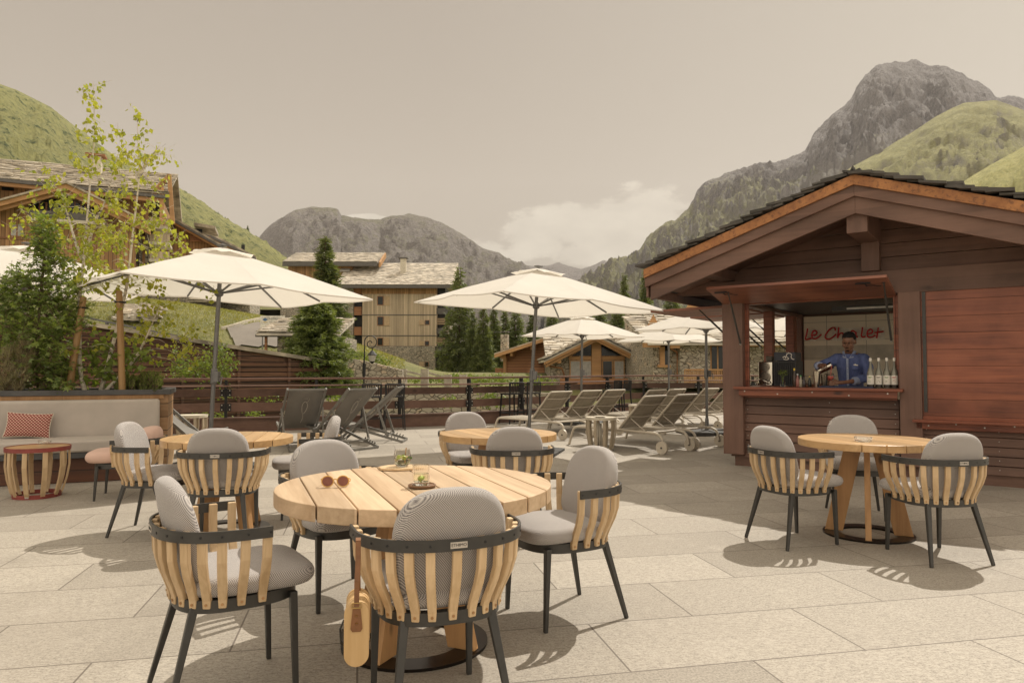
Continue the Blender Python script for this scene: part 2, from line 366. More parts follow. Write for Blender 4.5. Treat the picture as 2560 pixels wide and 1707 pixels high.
def bolts(mb, pts, r=.012, n=8, axis='y'):
    for p in pts:
        p = Vector(p); mb.tube([p, p+Vector((0, -.008, 0))], r, n)
rail = empty('terrace_railing', (0, 0, 0), 0, 'long brown railing with black bolted posts and a narrow bar ledge round the terrace edge', 'railing')
hr = MB(); ld = MB(); kb = MB(); ktop = MB(); boards = MB()
OUT = .0
def off(a, b, d):
    t = (Vector(b)-Vector(a)).normalized(); return Vector((t.y, -t.x))*d
posts = []
for i in range(len(RAIL)-1):
    a = Vector(RAIL[i]); b = Vector(RAIL[i+1]); L_ = (b-a).length; t = (b-a).normalized(); nin = Vector((t.y, -t.x))
    def q(p, d, z): w_ = p+nin*d; return Vector((w_.x, w_.y, z))
    hr.beam(q(a, -.02, 1.085), q(b, -.02, 1.085), .13, .045)
    ld.beam(q(a-t*.05, .24, .945), q(b+t*.05, .24, .945), .26, .03)
    kb.beam(q(a, .03, .13), q(b, .03, .13), .06, .26); ktop.beam(q(a, .0, .275), q(b, .0, .275), .2, .03)
    for z, h in ((.80, .15), (.50, .175)): boards.beam(q(a, .0, z), q(b, .0, z), .028, h)
    n = max(1, round(L_/1.55))
    for k in range(n+(i == len(RAIL)-2)): posts.append((a+t*(L_*k/n), t, nin))
hr.build('handrail', M['brown'], rail, bevel=.006); ld.build('bar_ledge', M['brown'], rail, bevel=.004)
kb.build('kerb_board', M['brown'], rail); ktop.build('kerb_cap', M['brown'], rail); boards.build('rail_board', M['brown'], rail)
for p, t, nin in posts:
    m = MB(); m.M = frame((p.x, p.y, 0), (t.x, t.y, 0), (-nin.x, -nin.y, 0))
    m.box((0, -.03, .55), (.055, .03, 1.02)); m.box((0, .03, .55), (.055, .02, 1.02))
    m.beam((0, -.05, .90), (0, -.36, .915), .04, .025)
    for z in (.80, .50):
        for sx_ in (-1, 1): m.box((sx_*.068, -.024, z), (.075, .012, .15))
    po = m.build('post', M['black'], rail)
    mb = MB(); mb.M = m.M
    bolts(mb, [(sx_*.075, -.031, z+dz) for z in (.80, .50) for sx_ in (-1, 1) for dz in (-.045, .045)], .012)
    mb.build('bolt_heads', M['bolt'], po)
# ---------------------------------------------------------------- bar chalet
CO = Vector((2.93, 9.70, 0)); E1 = Vector((.8077, -.5896, 0)); E2 = Vector((.5896, .8077, 0))
RZ = math.atan2(E1.y, E1.x)
CM = frame(CO, E1, E2); CMi = CM.inverted()
ch = empty('bar_chalet', CO, RZ, 'dark brown wooden bar chalet with slate roof, copper verge and open serving hatch', 'chalet')
def cpart(mb, name, mat, par=None, **k): return mb.build(name, mat, par or ch, **k)
def px_on(u, v, y):
    "chalet-local point where the photo ray (u,v) meets the plane local y"
    a = CMi @ Vector((0, 0, CAMH)); d = (CMi @ P(u, v, 10))-a; k = (y-a.y)/d.y; return a+d*k
XR, ZR, SL, YF, YB, XL, XE = 1.78, 3.44, .335, -1.0, 4.3, -.75, 4.36
zr = lambda x, d=0: ZR-SL*abs(x-XR)-d
W_ = 3.56
mb = MB(); mb.box((W_/2+.03, 1.75, .08), (W_-.06, 3.4, .16)); cpart(mb, 'plinth', M['brown'])
M['palefloor'] = plain('pale_board_floor', (.65, .57, .45), .7)  # made pale to bounce sun from the added rear opening
mb = MB(); mb.box((W_/2, 1.75, .17), (W_-.3, 3.3, .02)); cpart(mb, 'floor', M['palefloor'])
def siding(x0, x1, z0, z1, y, n, mb, flip=1, h0=None):
    h = (z1-z0)/n
    for i in range(n):
        z = z0+h*i; mb.add([(x0, y-.022*flip, z+.002), (x1, y-.022*flip, z+.002), (x1, y-.006*flip, z+h-.006), (x0, y-.006*flip, z+h-.006),
            (x0, y+.03*flip, z+.002), (x1, y+.03*flip, z+.002), (x1, y+.03*flip, z+h-.006), (x0, y+.03*flip, z+h-.006)],
            [(0,1,2,3),(7,6,5,4),(0,4,5,1),(3,2,6,7),(0,3,7,4),(1,5,6,2)])
for x0, x1, z1 in ((.2, 2.04, .93), (2.27, W_-.1, .64)):
    mb = MB(); siding(x0, x1, .12, z1, .04, 7 if z1 > .8 else 5, mb); mb.box(((x0+x1)/2, .09, (z1+.12)/2), (x1-x0, .02, z1-.12))
    f = cpart(mb, 'lower_wall', M['brown'], bevel=.004)
    mb = MB(); k = 7 if z1 > .8 else 5
    for i in range(k):
        for xx in (x0+.05, (x0+x1)/2+.15, x1-.04): mb.tube([(xx, .02-.002, .18+i*(z1-.12)/k), (xx, .008, .18+i*(z1-.12)/k)], .005, 6)
    cpart(mb, 'screws', M['bolt'], f)
for x, w2 in ((.06, .27), (2.155, .23), (W_-.05, .2)):
    mb = MB(); mb.box((x+.02, .03, 1.18), (w2, .2, 2.04)); cpart(mb, 'corner_post', M['brownv'], bevel=.006)
mb = MB(); mb.box((W_/2, .02, 2.33), (W_+.1, .16, .28)); mb.beam((-.74, .03, 2.40), (-.04, .03, 2.40), .12, .14, h2=.2)
cpart(mb, 'tie_beam', M['brown'], bevel=.006)
z = 2.475; mb = MB()
while z < zr(XR, .3):
    hh = .165; z1 = min(z+hh-.006, zr(XR, .3)); hx = (zr(XR, .27)-z)/SL; hx1 = (zr(XR, .27)-z1)/SL
    x0, x1 = max(.0, XR-hx), min(W_, XR+hx); a0, a1 = max(.0, XR-hx1), min(W_, XR+hx1)
    for yy0, yy1 in ((.0, .08),):
        mb.add([(x0, yy0, z), (x1, yy0, z), (a1, yy0+.02, z1), (a0, yy0+.02, z1), (x0, yy1, z), (x1, yy1, z), (a1, yy1, z1), (a0, yy1, z1)],
               [(0,1,2,3),(7,6,5,4),(0,4,5,1),(3,2,6,7),(0,3,7,4),(1,5,6,2)])
    z += hh
cpart(mb, 'gable_wall', M['brown'], bevel=.004)
mb = MB(); mb.box((XR, -.05, 2.72), (.2, .12, .5)); cpart(mb, 'king_post', M['brownv'], bevel=.006)
mb = MB(); mb.box((XR, 1.6, 2.95), (.215, 4.95, .27)); cpart(mb, 'ridge_purlin', M['brownv'], bevel=.006)
mb = MB()
for x in (.02, W_-.02): mb.box((x, 1.7, 2.56), (.18, 5.0, .16))
cpart(mb, 'wall_purlin', M['brownv'])
for sgn in (-1, 1):
    xe = XL if sgn < 0 else XE
    def ch_(d0, d1, y0, y1, name, mat, dx=0, bev=.004):
        m = MB(); xx = xe-sgn*dx
        m.prism([(XR, y0, zr(XR, d0)), (xx, y0, zr(xx, d0)), (xx, y0, zr(xx, d1)), (XR, y0, zr(XR, d1))], (0, y1-y0, 0)); return cpart(m, name, mat, bevel=bev)
    ch_(.0, .115, YF-.03, YF-.0, 'copper_verge', M['copper'], 0, .003)
    ch_(.10, .235, YF+.002, YF+.045, 'verge_board', M['brown'], .0)
    ch_(.22, .42, YF+.05, YF+.1, 'inner_verge_board', M['brown'], .06)
    ch_(.03, .25, YF+.12, YB, 'roof_deck', M['black'], .02, 0)
    m = MB(); y = YF+.12
    while y < YB:
        xx = xe-sgn*.1; m.prism([(XR, y, zr(XR, .255)), (xx, y, zr(xx, .255)), (xx, y, zr(xx, .272)), (XR, y, zr(XR, .272))], (0, .138, 0)); y += .145
    cpart(m, 'soffit_boards', M['brown'], bevel=.003)
    m = MB(); x = xe; xi = xe-sgn*.03
    m.prism([(xe, YF+.05, zr(xe, 0)), (xi, YF+.05, zr(xi, 0)), (xi, YF+.05, zr(xi, .36)), (xe, YF+.05, zr(xe, .36))], (0, YB-YF, 0)); cpart(m, 'eave_board', M['brownv'])
    # slate slabs, ragged edges
    m = MB(); r2 = random.Random(11+sgn); row = 0; step = .115; nrow = int((2.62)/step)+1
    for k in range(nrow+1):
        d = 2.62-k*step; y = YF-.02-r2.random()*.09
        while y < YB:
            wd = r2.uniform(.16, .36); xx = XR+sgn*(d+r2.uniform(-.02, .04)); xt = XR+sgn*max(-.04, d-.26); th = r2.uniform(.018, .038)
            lift = .045+r2.uniform(0, .02); j = r2.uniform(-.012, .018)
            z0 = zr(xx)+lift+j; z1 = zr(xt)+.010+j*.3
            y1 = y+wd-.006
            if xt*sgn < xx*sgn: m.add([(xx, y, z0), (xx-sgn*r2.uniform(0, .015), y1, z0+r2.uniform(-.006, .006)), (xt, y1, z1), (xt, y, z1),
                   (xx, y, z0+th), (xx, y1, z0+th), (xt, y1, z1+th), (xt, y, z1+th)], [(3,2,1,0),(4,5,6,7),(0,1,5,4),(1,2,6,5),(2,3,7,6),(3,0,4,7)])
            y += wd
    cpart(m, 'slate_slabs', M['slate'])
# interior
mb = MB(); mb.box((1.24, 3.44, 1.2), (2.38, .06, 2.1)); mb.box((3.44, 3.44, 1.2), (.16, .06, 2.1)); bw = cpart(mb, 'back_wall', M['brown'])  # gap at the right is an invented doorway, letting sun brighten the interior
g = NG('beige_wall_tiles'); v = g.mapping(); s3 = g.sep(v)
def lines(x, per, wd, offs=0):
    fr = g.math('FRACT', g.math('DIVIDE', g.math('ADD', x, offs), per)); return g.math('LESS_THAN', g.math('MINIMUM', fr, g.math('SUBTRACT', 1, fr)), wd/per)
ln = g.math('MAXIMUM', lines(s3[0], .61, .004, .1), lines(s3[2], .305, .003, .05))
band = g.math('MULTIPLY', g.math('GREATER_THAN', s3[2], 1.445), g.math('LESS_THAN', s3[2], 1.69))
col = g.mix(band, (.84, .74, .56), (.26, .235, .18)); col = g.mix(g.noise(v, 5), col, (.76, .66, .50)); col = g.mix(ln, col, (.30, .26, .19)); M['tile'] = g.fin(col, .45)
mb = MB(); mb.box((1.27, 3.40, 1.28), (2.26, .02, 1.82)); cpart(mb, 'wall_tiles', M['tile'], bw)
mb = MB(); mb.box((W_/2, 1.75, 2.24), (W_-.05, 3.4, .03)); cpart(mb, 'ceiling', M['black'])
mb = MB(); mb.box((W_-.03, 1.75, .55), (.06, 3.4, .8)); cpart(mb, 'side_wall', M['brown'])  # kept low, upper side left open as an added inlet for skylight
mb = MB(); mb.box((2.42, 3.30, 1.2), (.05, .16, 2.05)); cpart(mb, 'added_gap_jamb', M['black'])  # black strip edging the doorway added for light
mb = MB(); siding(0, 3.4, .12, .93, 0, 7, mb); sw = cpart(mb, 'side_lower_wall', M['brown']); sw.rotation_euler = (0, 0, R(-90)); sw.location = (.03, 3.45, 0)
for t, w2 in ((1.70, .15), (2.93, .2), (3.45, .2)):
    mb = MB(); mb.box((.05, t, 1.56), (.13, w2, 1.28)); cpart(mb, 'side_post', M['red'] if t < 3.3 else M['brownv'], bevel=.004)
mb = MB(); mb.box((.04, 1.75, 2.24), (.16, 3.4, .13)); cpart(mb, 'side_header', M['brownv'])
mb = MB()
for x0 in (.225, 2.035): mb.box((x0, .1, 1.6), (.035, .11, 1.16))
for x0 in (.255, 2.005): mb.box((x0, .06, 1.6), (.02, .04, 1.16))
mb.box((1.13, .1, 2.17), (1.8, .11, .03)); cpart(mb, 'hatch_frame', M['red'], bevel=.003)
mb = MB(); mb.box((1.12, .12, 1.045), (1.98, .66, .035)); mb.box((1.12, -.15, .985), (1.86, .03, .085)); mb.box((1.12, -.10, .935), (1.84, .04, .02))
ct = cpart(mb, 'counter', M['red'], bevel=.005)
mb = MB()
for i in range(5): mb.tube([(.27+i*.42, -.165, 1.005-.03*(i % 2)), (.27+i*.42, -.172, 1.005-.03*(i % 2))], .009, 8)
cpart(mb, 'counter_bolts', M['bolt'], ct)
mb = MB(); mb.box((.30, 1.75, 1.035), (.55, 3.0, .035)); cpart(mb, 'side_counter', M['red'])
# serving hatch flap, opened out and slightly upward
def flap(x0, x1, d, z0, z1):
    m = MB(); m.M = Matrix.Identity(4)
    L2 = math.hypot(d, z1-z0); a = math.atan2(z1-z0, d)
    m.box(((x0+x1)/2, -L2/2, 0), (x1-x0, L2, .035)); return m, a
m, a = flap(-.04, 2.04, .64, 2.18, 2.33); fo = cpart(m, 'hatch_flap', M['redflat'], bevel=.003); fo.location = (0, -.04, 2.18); fo.rotation_euler = (-a, 0, 0)
for x in (.12, 1.78):
    m = MB(); m.beam((x, -.02, 0), (x, -.02, .0001), .01, .01); m = MB()
    m.box((x, -.56, -.035), (.16, .02, .012)); m.box((x+.02, -.50, -.035), (.012, .1, .008)); m.tube([(x+.02, -.45, -.03), (x+.10, -.45, -.03), (x+.13, -.42, -.03), (x+.17, -.42, -.03)], .005, 6)
    cpart(m, 'latch', M['black'], fo)
for x in (.19, 1.985):
    m = MB(); m.tube([(x, -.52, 2.27), (x, -.06, 1.62)], .008, 8); m.tube([(x, -.42, 2.13), (x, -.06, 1.62)], .013, 8)
    m.tube([(x-.02, -.53, 2.285), (x+.02, -.53, 2.285)], .014, 8); st0 = cpart(m, 'gas_strut', M['metal']); m = MB(); m.lathe([(.003, -.012), (.018, 0), (.003, .012)], (x, -.53, 2.285), 10); m.lathe([(.003, -.012), (.018, 0), (.003, .012)], (x, -.07, 1.62), 10); cpart(m, 'ball_joint', M['bolt'], st0)
for t0, t1 in ((.28, 1.55), (1.80, 2.85)):
    m = MB(); m.box((-.62, (t0+t1)/2, 0), (1.24, t1-t0, .035)); o = cpart(m, 'side_flap', M['redflat'], bevel=.003); o.location = (-.03, 0, 2.17); o.rotation_euler = (0, R(-1), 0)
    m = MB()
    for tt in (t0+.08, t1-.08):
        m.tube([(-.55, tt, 2.15), (-.02, tt+.06, 1.62)], .009, 8); m.tube([(-.40, tt+.02, 2.0), (-.02, tt+.06, 1.62)], .014, 8)
    st0 = cpart(m, 'side_gas_strut', M['metal']); m = MB()
    for tt in (t0+.08, t1-.08): m.tube([(-.03, tt+.06, 1.62), (-.05, tt+.06, 1.62)], .025, 12)
    cpart(m, 'ball_joint', M['bolt'], st0)
m = MB(); m.box((3.35, -.01, 1.475), (2.12, .05, 1.54)); sh = cpart(m, 'closed_shutter', M['red'], bevel=.003)
m = MB(); m.box((2.325, -.045, 1.5), (.035, .012, 1.40)); cpart(m, 'shutter_strip', M['metal'], sh)
m = MB(); m.box((3.3, -.10, .70), (2.2, .16, .03)); m.box((3.3, -.055, .645), (2.15, .03, .08)); lo = cpart(m, 'shutter_ledge', M['red'], bevel=.004)
m = MB()
for i in range(6): m.tube([(2.35+i*.27, -.072, .645+.025*(i % 2)), (2.35+i*.27, -.078, .645+.025*(i % 2))], .008, 8)
cpart(m, 'ledge_bolts', M['bolt'], lo)
m = MB(); m.box((1.55, 1.2, 2.13), (.95, .12, .07)); ho = cpart(m, 'heater', M['metal'])
m = MB(); m.box((1.62, 1.135, 2.125), (.7, .012, .025)); cpart(m, 'heater_tube', M['bolt'], ho)
# items on the counter ----------------------------------------------------
def cthing(name, x, y, label, cat, group=None, z=1.063, rz=0):
    p = CM @ Vector((x, y, z)); return empty(name, p, RZ+rz, label, cat, group)
M['chrome'] = plain('polished_steel', (.62, .57, .48), .15, 1, .1)
M['redneon'] = plain('red_tube', (.55, .02, .02), .35)
M['paper'] = plain('cream_backing_paper', (.8, .74, .6), .8, 0, .2, 20, .3)
sg = empty('cursive_sign', CM @ Vector((0, 3.37, 0)), RZ, 'red cursive tube sign reading Le Chalet on the beige tiled back wall', 'sign')
def sgp(x, y): p = px_on(2000+x/7.35, 800+y/7.35, 3.35); return (p.x, -.03, p.z)
def crv(pts, k=5):
    pts = [Vector(p) for p in pts]; o = []
    for i in range(len(pts)-1):
        p0 = pts[max(i-1, 0)]; p1 = pts[i]; p2 = pts[i+1]; p3 = pts[min(i+2, len(pts)-1)]
        for j in range(k):
            t = j/k; o.append(.5*((2*p1)+(p2-p0)*t+(2*p0-5*p1+4*p2-p3)*t*t+(3*p1-p0-3*p2+p3)*t**3))
    return o+[pts[-1]]
LET = [[(142,155),(125,260),(106,352),(170,345),(230,328)], [(225,285),(290,272),(312,225),(285,195),(240,212),(218,270),(228,325),(285,345),(345,310),(395,260)],
 [(650,195),(645,150),(605,138),(540,180),(485,250),(465,300),(480,340),(540,350),(610,310),(670,255)], [(715,130),(705,230),(690,330),(720,265),(770,235),(795,260),(795,310),(830,325)],
 [(1020,225),(965,195),(925,240),(925,295),(965,315),(1010,275),(1030,225),(1030,290),(1065,315)], [(1150,130),(1140,220),(1130,290),(1160,312),(1205,300)],
 [(1240,252),(1310,240),(1335,200),(1295,168),(1245,205),(1235,270),(1265,315),(1330,310),(1390,275)], [(1440,135),(1425,240),(1410,335)], [(1370,232),(1450,222),(1540,208)]]
for l in LET:
    m = MB(); m.tube(crv([sgp(*p) for p in l]), .0125, 8); m.build('letter', M['redneon'], sg, smooth=True)
m = MB()
for a, b, c, d in ((170,168,300,385), (575,165,690,380), (690,150,1560,360)):
    p0 = sgp(a, b); p1 = sgp(c, d); x_, y_ = (p0[0]+p1[0])/2, (p0[2]+p1[2])/2; m.box((x_, .005, y_), (abs(p1[0]-p0[0])-.01, .006, abs(p1[2]-p0[2])))
m.build('backing_paper', M['paper'], sg)
M['syrup'] = plain('dark_syrup', (.03, .02, .015), .2)
M['bottleglass'] = plain('pale_bottle_glass', (.20, .19, .15), .08, .3)
M['whitecap'] = plain('white_cap', (.75, .70, .62), .5)
M['label'] = plain('white_label', (.72, .68, .6), .7)
FR = [('green leaf', (.12, .25, .04)), ('dark bean', (.05, .03, .02)), ('green herb', (.1, .2, .04)), ('red berry', (.4, .04, .03))]
names = ['white capped syrup bottle nearest the bartender, picturing dark beans', 'white capped syrup bottle second from the bartender with a narrow label', 'white capped syrup bottle with a green herb on its label', 'white capped syrup bottle with a red berry label, against the hatch frame']
for i in range(4):
    x = px_on(2176+(0, 20, 41, 59)[i], 950, .0).x; b = cthing('syrup_bottle', x, .02+.02*(i % 2), names[i], 'bottle', 'syrup bottles on the counter')
    m = MB(); m.lathe([(.036, 0), (.04, .01), (.04, .17), (.036, .20), (.018, .25), (.013, .29), (.013, .33)], n=20); bb = m.build('glass_body', M['bottleglass'], b, smooth=True)
    m = MB(); m.lathe([(.0405, .012), (.041, .02), (.041, .06+.015*i)], n=20); m.build('syrup', M['syrup'], bb, smooth=True)
    m = MB(); m.lathe([(.0155, .325), (.016, .33), (.016, .36), (.013, .365)], n=16); m.build('cap', M['whitecap'], b, smooth=True)
    m = MB(); vs = []; n = 10
    for z in (.045, .155):
        for j in range(n+1): a_ = R(-90-70+140*j/n); vs.append((.0418*math.cos(a_), .0418*math.sin(a_), z))
    m.add(vs, [(j, j+1, n+2+j, n+1+j) for j in range(n)]); lb = m.build('label', M['label'], bb)
    m = MB(); 
    for q in range(7):
        m.lathe([(.003, -.0015), (.0045, 0), (.003, .0015)], ((rnd.random()-.5)*.03, -.0425, .075+rnd.random()*.03), 6)
    m.box((0, -.042, .135), (.04, .002, .006)); m.box((0, -.042, .123), (.028, .002, .004))
    m.build('label_print', plain('print_'+FR[i][0].replace(' ', '_'), FR[i][1]), lb)
for i, (u, hgt, lab) in enumerate(((2042, .20, 'taller polished steel shaker tin on the counter'), (2061, .165, 'shorter dark steel shaker tin beside the taller tin'))):
    x = px_on(u, 950, .05).x; b = MB(); b.lathe([(.030, 0), (.032, .01), (.042, hgt*.95), (.044, hgt), (.036, hgt), (.030, .015)], n=24)
    o = b.build('shaker_tin', M['chrome'] if i == 0 else plain('smoked_steel', (.2, .18, .15), .2, 1), smooth=True); o.location = CM @ Vector((x, .05, 1.063)); tag(o, lab, 'shaker')
for i, (u, hgt, c, lab) in enumerate(((1986, .24, (.05, .03, .02), 'small dark bottle with yellow cap among the bitters'), (1994, .17, (.3, .12, .1), 'pinkish small bottle beside the yellow capped one'), (2002, .15, (.35, .3, .22), 'small clear bottle with green neck label'), (2010, .14, (.04, .03, .03), 'small black capped bottle in the middle of the bitters'), (2024, .14, (.02, .02, .015), 'small black bottle with gold neck next to the steel tins'))):
    x = px_on(u, 950, .1).x; b = cthing('bitters_bottle', x, .1, lab, 'bottle', 'small bottles on the counter')
    m = MB(); m.lathe([(.02, 0), (.022, .005), (.022, hgt*.55), (.009, hgt*.75), (.009, hgt*.9)], n=14); m.build('body', plain('bitters_%d' % i, c, .2), b, smooth=True)
    m = MB(); m.lathe([(.011, hgt*.88), (.011, hgt)], n=12); m.build('cap', plain('cap_%d' % i, [(.7, .5, .05), (.5, .5, .5), (.1, .3, .1), (.02, .02, .02), (.6, .45, .1)][i], .5), b)
# black box with white emblem, coffee machine, vase
b = cthing('ice_machine', px_on(1962, 950, .45).x, .62, 'black ribbed countertop machine with a white emblem on its upper box', 'machine', rz=R(0))
m = MB(); m.box((0, 0, .17), (.30, .34, .34)); 
for i in range(11): m.box((-.12+i*.024, -.178, .17), (.01, .014, .30))
m.build('body', M['black'], b, bevel=.004)
m = MB(); m.box((.0, -.02, .40), (.28, .3, .115)); ub = m.build('upper_box', plain('navy_black_panel', (.012, .014, .025), .4), b, bevel=.004)
m = MB(); m.tube(crv([(-.01, -.178, .365), (.03, -.178, .355), (.055, -.178, .37), (.03, -.178, .40), (.035, -.178, .43), (.065, -.178, .443), (.095, -.178, .425), (.09, -.178, .39), (.105, -.178, .365), (.13, -.178, .36)]), .006, 6)
m.tube(crv([(-.02, -.178, .385), (.01, -.178, .40), (.02, -.178, .375)]), .008, 6)
for q in range(3): m.tube([(.03+q*.012, -.178, .450), (.032+q*.012, -.178, .456)], .003, 5)
m.build('emblem', M['whitecap'], ub)
b = cthing('coffee_machine', px_on(1912, 950, .45).x, .6, 'small chrome coffee machine with exposed gears beside the black ribbed machine', 'machine')
m = MB(); m.box((0, 0, .18), (.19, .25, .30)); m.box((0, -.02, .02), (.2, .3, .03)); m.build('housing', M['chrome'], b, bevel=.008)
for z, r_ in ((.26, .06), (.12, .07)):
    m = MB(); m.tube([(0, -.125, z), (0, -.15, z)], r_, 20); m.tube([(0, -.15, z), (0, -.165, z)], r_*.5, 16); m.build('dial', plain('dark_chrome', (.25, .22, .18), .25, 1), b, smooth=True)
m = MB(); m.tube(crv([(-.06, -.13, .08), (-.06, -.2, .09), (.04, -.21, .06), (.05, -.2, .02)]), .008, 8); m.build('spout', M['chrome'], b, smooth=True)
m = MB(); m.box((.03, 0, .37), (.08, .12, .08)); m.build('bean_hopper', plain('smoked_plastic', (.12, .1, .07), .3), b, bevel=.01)
b = cthing('flower_vase', px_on(1958, 950, .05).x, .03, 'small clear glass bottle holding a bunch of yellow green flowers', 'vase')
m = MB(); m.lathe([(.028, 0), (.03, .01), (.03, .05), (.014, .10), (.014, .13)], n=16); m.build('bottle', M['clear'], b, smooth=True)
m = MB()
for i in range(9): a_ = i*.7; m.tube([(0, 0, .03), (.01*math.cos(a_), .01*math.sin(a_), .12), (.045*math.cos(a_), .045*math.sin(a_), .17+.01*(i % 3))], .0015, 4)
for i in range(130):
    c = Vector((rnd.gauss(0, .033), rnd.gauss(0, .033), .185+rnd.gauss(0, .017))); q = [Vector((rnd.gauss(0, .008), rnd.gauss(0, .008), rnd.gauss(0, .006))) for _ in range(3)]; m.add([c+x for x in q], [(0, 1, 2)])
m.build('flowers', M['shrubleaf'], b)
m = MB(); m.box((0, 0, .012), (.62, .22, .018)); m.box((0, 0, .024), (.58, .18, .006)); o = m.build('bar_mat', plain('navy_bar_mat', (.02, .025, .06), .5), None, bevel=.003); p = px_on(2130, 960, .0); o.location = CM @ Vector((p.x-.06, .02, 1.057)); o.rotation_euler = (0, 0, RZ); tag(o, 'dark navy bar mat under the cocktail glass', 'bar mat')
# ---------------------------------------------------------------- bartender
def skin_mesh(verts, edges, sub=1):
    me = bpy.data.meshes.new('s'); me.from_pydata([v[:3] for v in verts], edges, [])
    o = bpy.data.objects.new('s', me); COL.objects.link(o); o.modifiers.new('Skin', 'SKIN')
    for i, v in enumerate(verts):
        sv = me.skin_vertices[0].data[i]; sv.radius = (v[3], v[4] if len(v) > 4 else v[3]); sv.use_root = (i == 0)
    ss = o.modifiers.new('sub', 'SUBSURF'); ss.levels = sub; ss.render_levels = sub
    dg = bpy.context.evaluated_depsgraph_get(); r = bpy.data.meshes.new_from_object(o.evaluated_get(dg))
    bpy.data.objects.remove(o); bpy.data.meshes.remove(me); return r
def fuse(meshes, name, mat, parent, vox=.005, sm=4, fn=None):
    bm = bmesh.new()
    for m in meshes: bm.from_mesh(m)
    me = bpy.data.meshes.new(name); bm.to_mesh(me); bm.free()
    o = bpy.data.objects.new(name, me); COL.objects.link(o)
    r = o.modifiers.new('r', 'REMESH'); r.mode = 'VOXEL'; r.voxel_size = vox; r.use_smooth_shade = True
    if sm: s = o.modifiers.new('s', 'SMOOTH'); s.iterations = sm; s.factor = .5
    dg = bpy.context.evaluated_depsgraph_get(); m2 = bpy.data.meshes.new_from_object(o.evaluated_get(dg)); m2.name = name
    bpy.data.objects.remove(o); m2.polygons.foreach_set('use_smooth', [True]*len(m2.polygons))
    if fn:
        for v in m2.vertices: v.co = fn(v.co)
    m2.materials.clear(); m2.materials.append(mat)
    o = bpy.data.objects.new(name, m2); COL.objects.link(o); o.parent = parent; return o
def ell(c, r, rot=(0, 0, 0), n=24, fn=None):
    bm = bmesh.new(); bmesh.ops.create_uvsphere(bm, u_segments=n, v_segments=n//2, radius=1)
    mt = Euler(rot).to_matrix()
    for v in bm.verts:
        p = Vector((v.co.x*r[0], v.co.y*r[1], v.co.z*r[2])); v.co = mt @ p+Vector(c)
    me = bpy.data.meshes.new('e'); bm.to_mesh(me); bm.free(); return me
pp = px_on(2122, 880, .55); PX = pp.x
person = empty('person', CM @ Vector((PX, .62, 0)), RZ, 'bartender in a rolled sleeve denim shirt pouring a pink cocktail behind the hatch counter', 'person')
V = []; E = []
def chain(start, pts):
    i0 = start
    for p in pts:
        V.append(p); j = len(V)-1
        if i0 is not None: E.append((i0, j))
        i0 = j
    return i0
chain(None, [(0, .04, 1.02, .13, .10)]); pel = 0
ch1 = chain(pel, [(0, .03, 1.18, .13, .09), (0, .0, 1.36, .14, .09)]); nk = chain(ch1, [(0, -.035, 1.49, .07, .07), (0, -.065, 1.55, .055, .06)])
chain(nk, [(0, -.085, 1.61, .06, .07)])
for sx_ in (-1, 1): chain(pel, [(sx_*.1, .04, .92, .085, .09), (sx_*.11, .04, .55, .055, .06), (sx_*.11, .06, .25, .04, .04), (sx_*.12, -.06, .20, .035, .03)])
# right hand (image left) round the tilted shaker
ax = Vector((.89, 0, .45)); up = Vector((-.45, 0, .89)); fo_ = Vector((0, -1, 0)); SC = Vector((-.235, -.30, 1.305)); 
sh = chain(ch1, [(-.145, .0, 1.44, .055), (-.24, -.02, 1.38, .045), (-.36, -.05, 1.325, .041), (-.34, -.16, 1.335, .038), (-.29, -.235, 1.345, .026)])
def ringp(a, phi, r=.05): a_ = R(phi); return SC+ax*a+(up*math.cos(a_)+fo_*math.sin(a_))*r
p = ringp(-.012, -25, .062); palm = chain(sh, [(p.x, p.y, p.z, .024, .016)])
for k, a in enumerate((-.040, -.018, .004, .026)):
    rr = (.0085, .0095, .0095, .009)[k]; ln = (.8, .95, 1, .95)[k]
    pts = [ringp(a, ph*ln, .052) for ph in (15, 55, 92, 125)]; chain(palm, [(q.x, q.y, q.z, rr*(1-.08*i)) for i, q in enumerate(pts)])
pts = [ringp(.02, -60, .056), ringp(.045, -85, .053), ringp(.06, -110, .05)]; chain(palm, [(q.x, q.y, q.z, .0105-.001*i) for i, q in enumerate(pts)])
# left hand (image right) holding the glass stem
GX, GY, GZ = -.145, -.50, 1.07
sh = chain(ch1, [(.145, .0, 1.44, .055), (.20, -.03, 1.33, .047), (.215, -.07, 1.20, .042), (.15, -.20, 1.155, .036), (.0, -.36, 1.125, .025)])
palm = chain(sh, [(-.055, -.43, 1.12, .026, .016)])
for k in range(4):
    z = 1.145-.019*k; rr = (.009, .0095, .009, .0075)[k]
    chain(palm, [(-.09, -.475, z, rr), (-.125, -.525, z-.002, rr*.95), (-.155, -.522, z-.004, rr*.9), (-.165, -.50, z-.004, rr*.8)])
chain(palm, [(-.075, -.42, 1.145, .012), (-.105, -.45, 1.165, .0105), (-.135, -.47, 1.165, .009)])
g = NG('dark_brown_skin'); g.fin(g.mix(g.rng(g.noise(g.mapping(), 30, 4), .3, .7), (.25, .125, .075), (.17, .082, .048)), .42); M['skin'] = g.m
sk = skin_mesh(V, E, 1)
HC = Vector((.012, -.115, 1.648)); HR = Euler((R(18), 0, R(-8)))
def hp(x, y, z): return HR.to_matrix() @ Vector((x, y, z))+HC
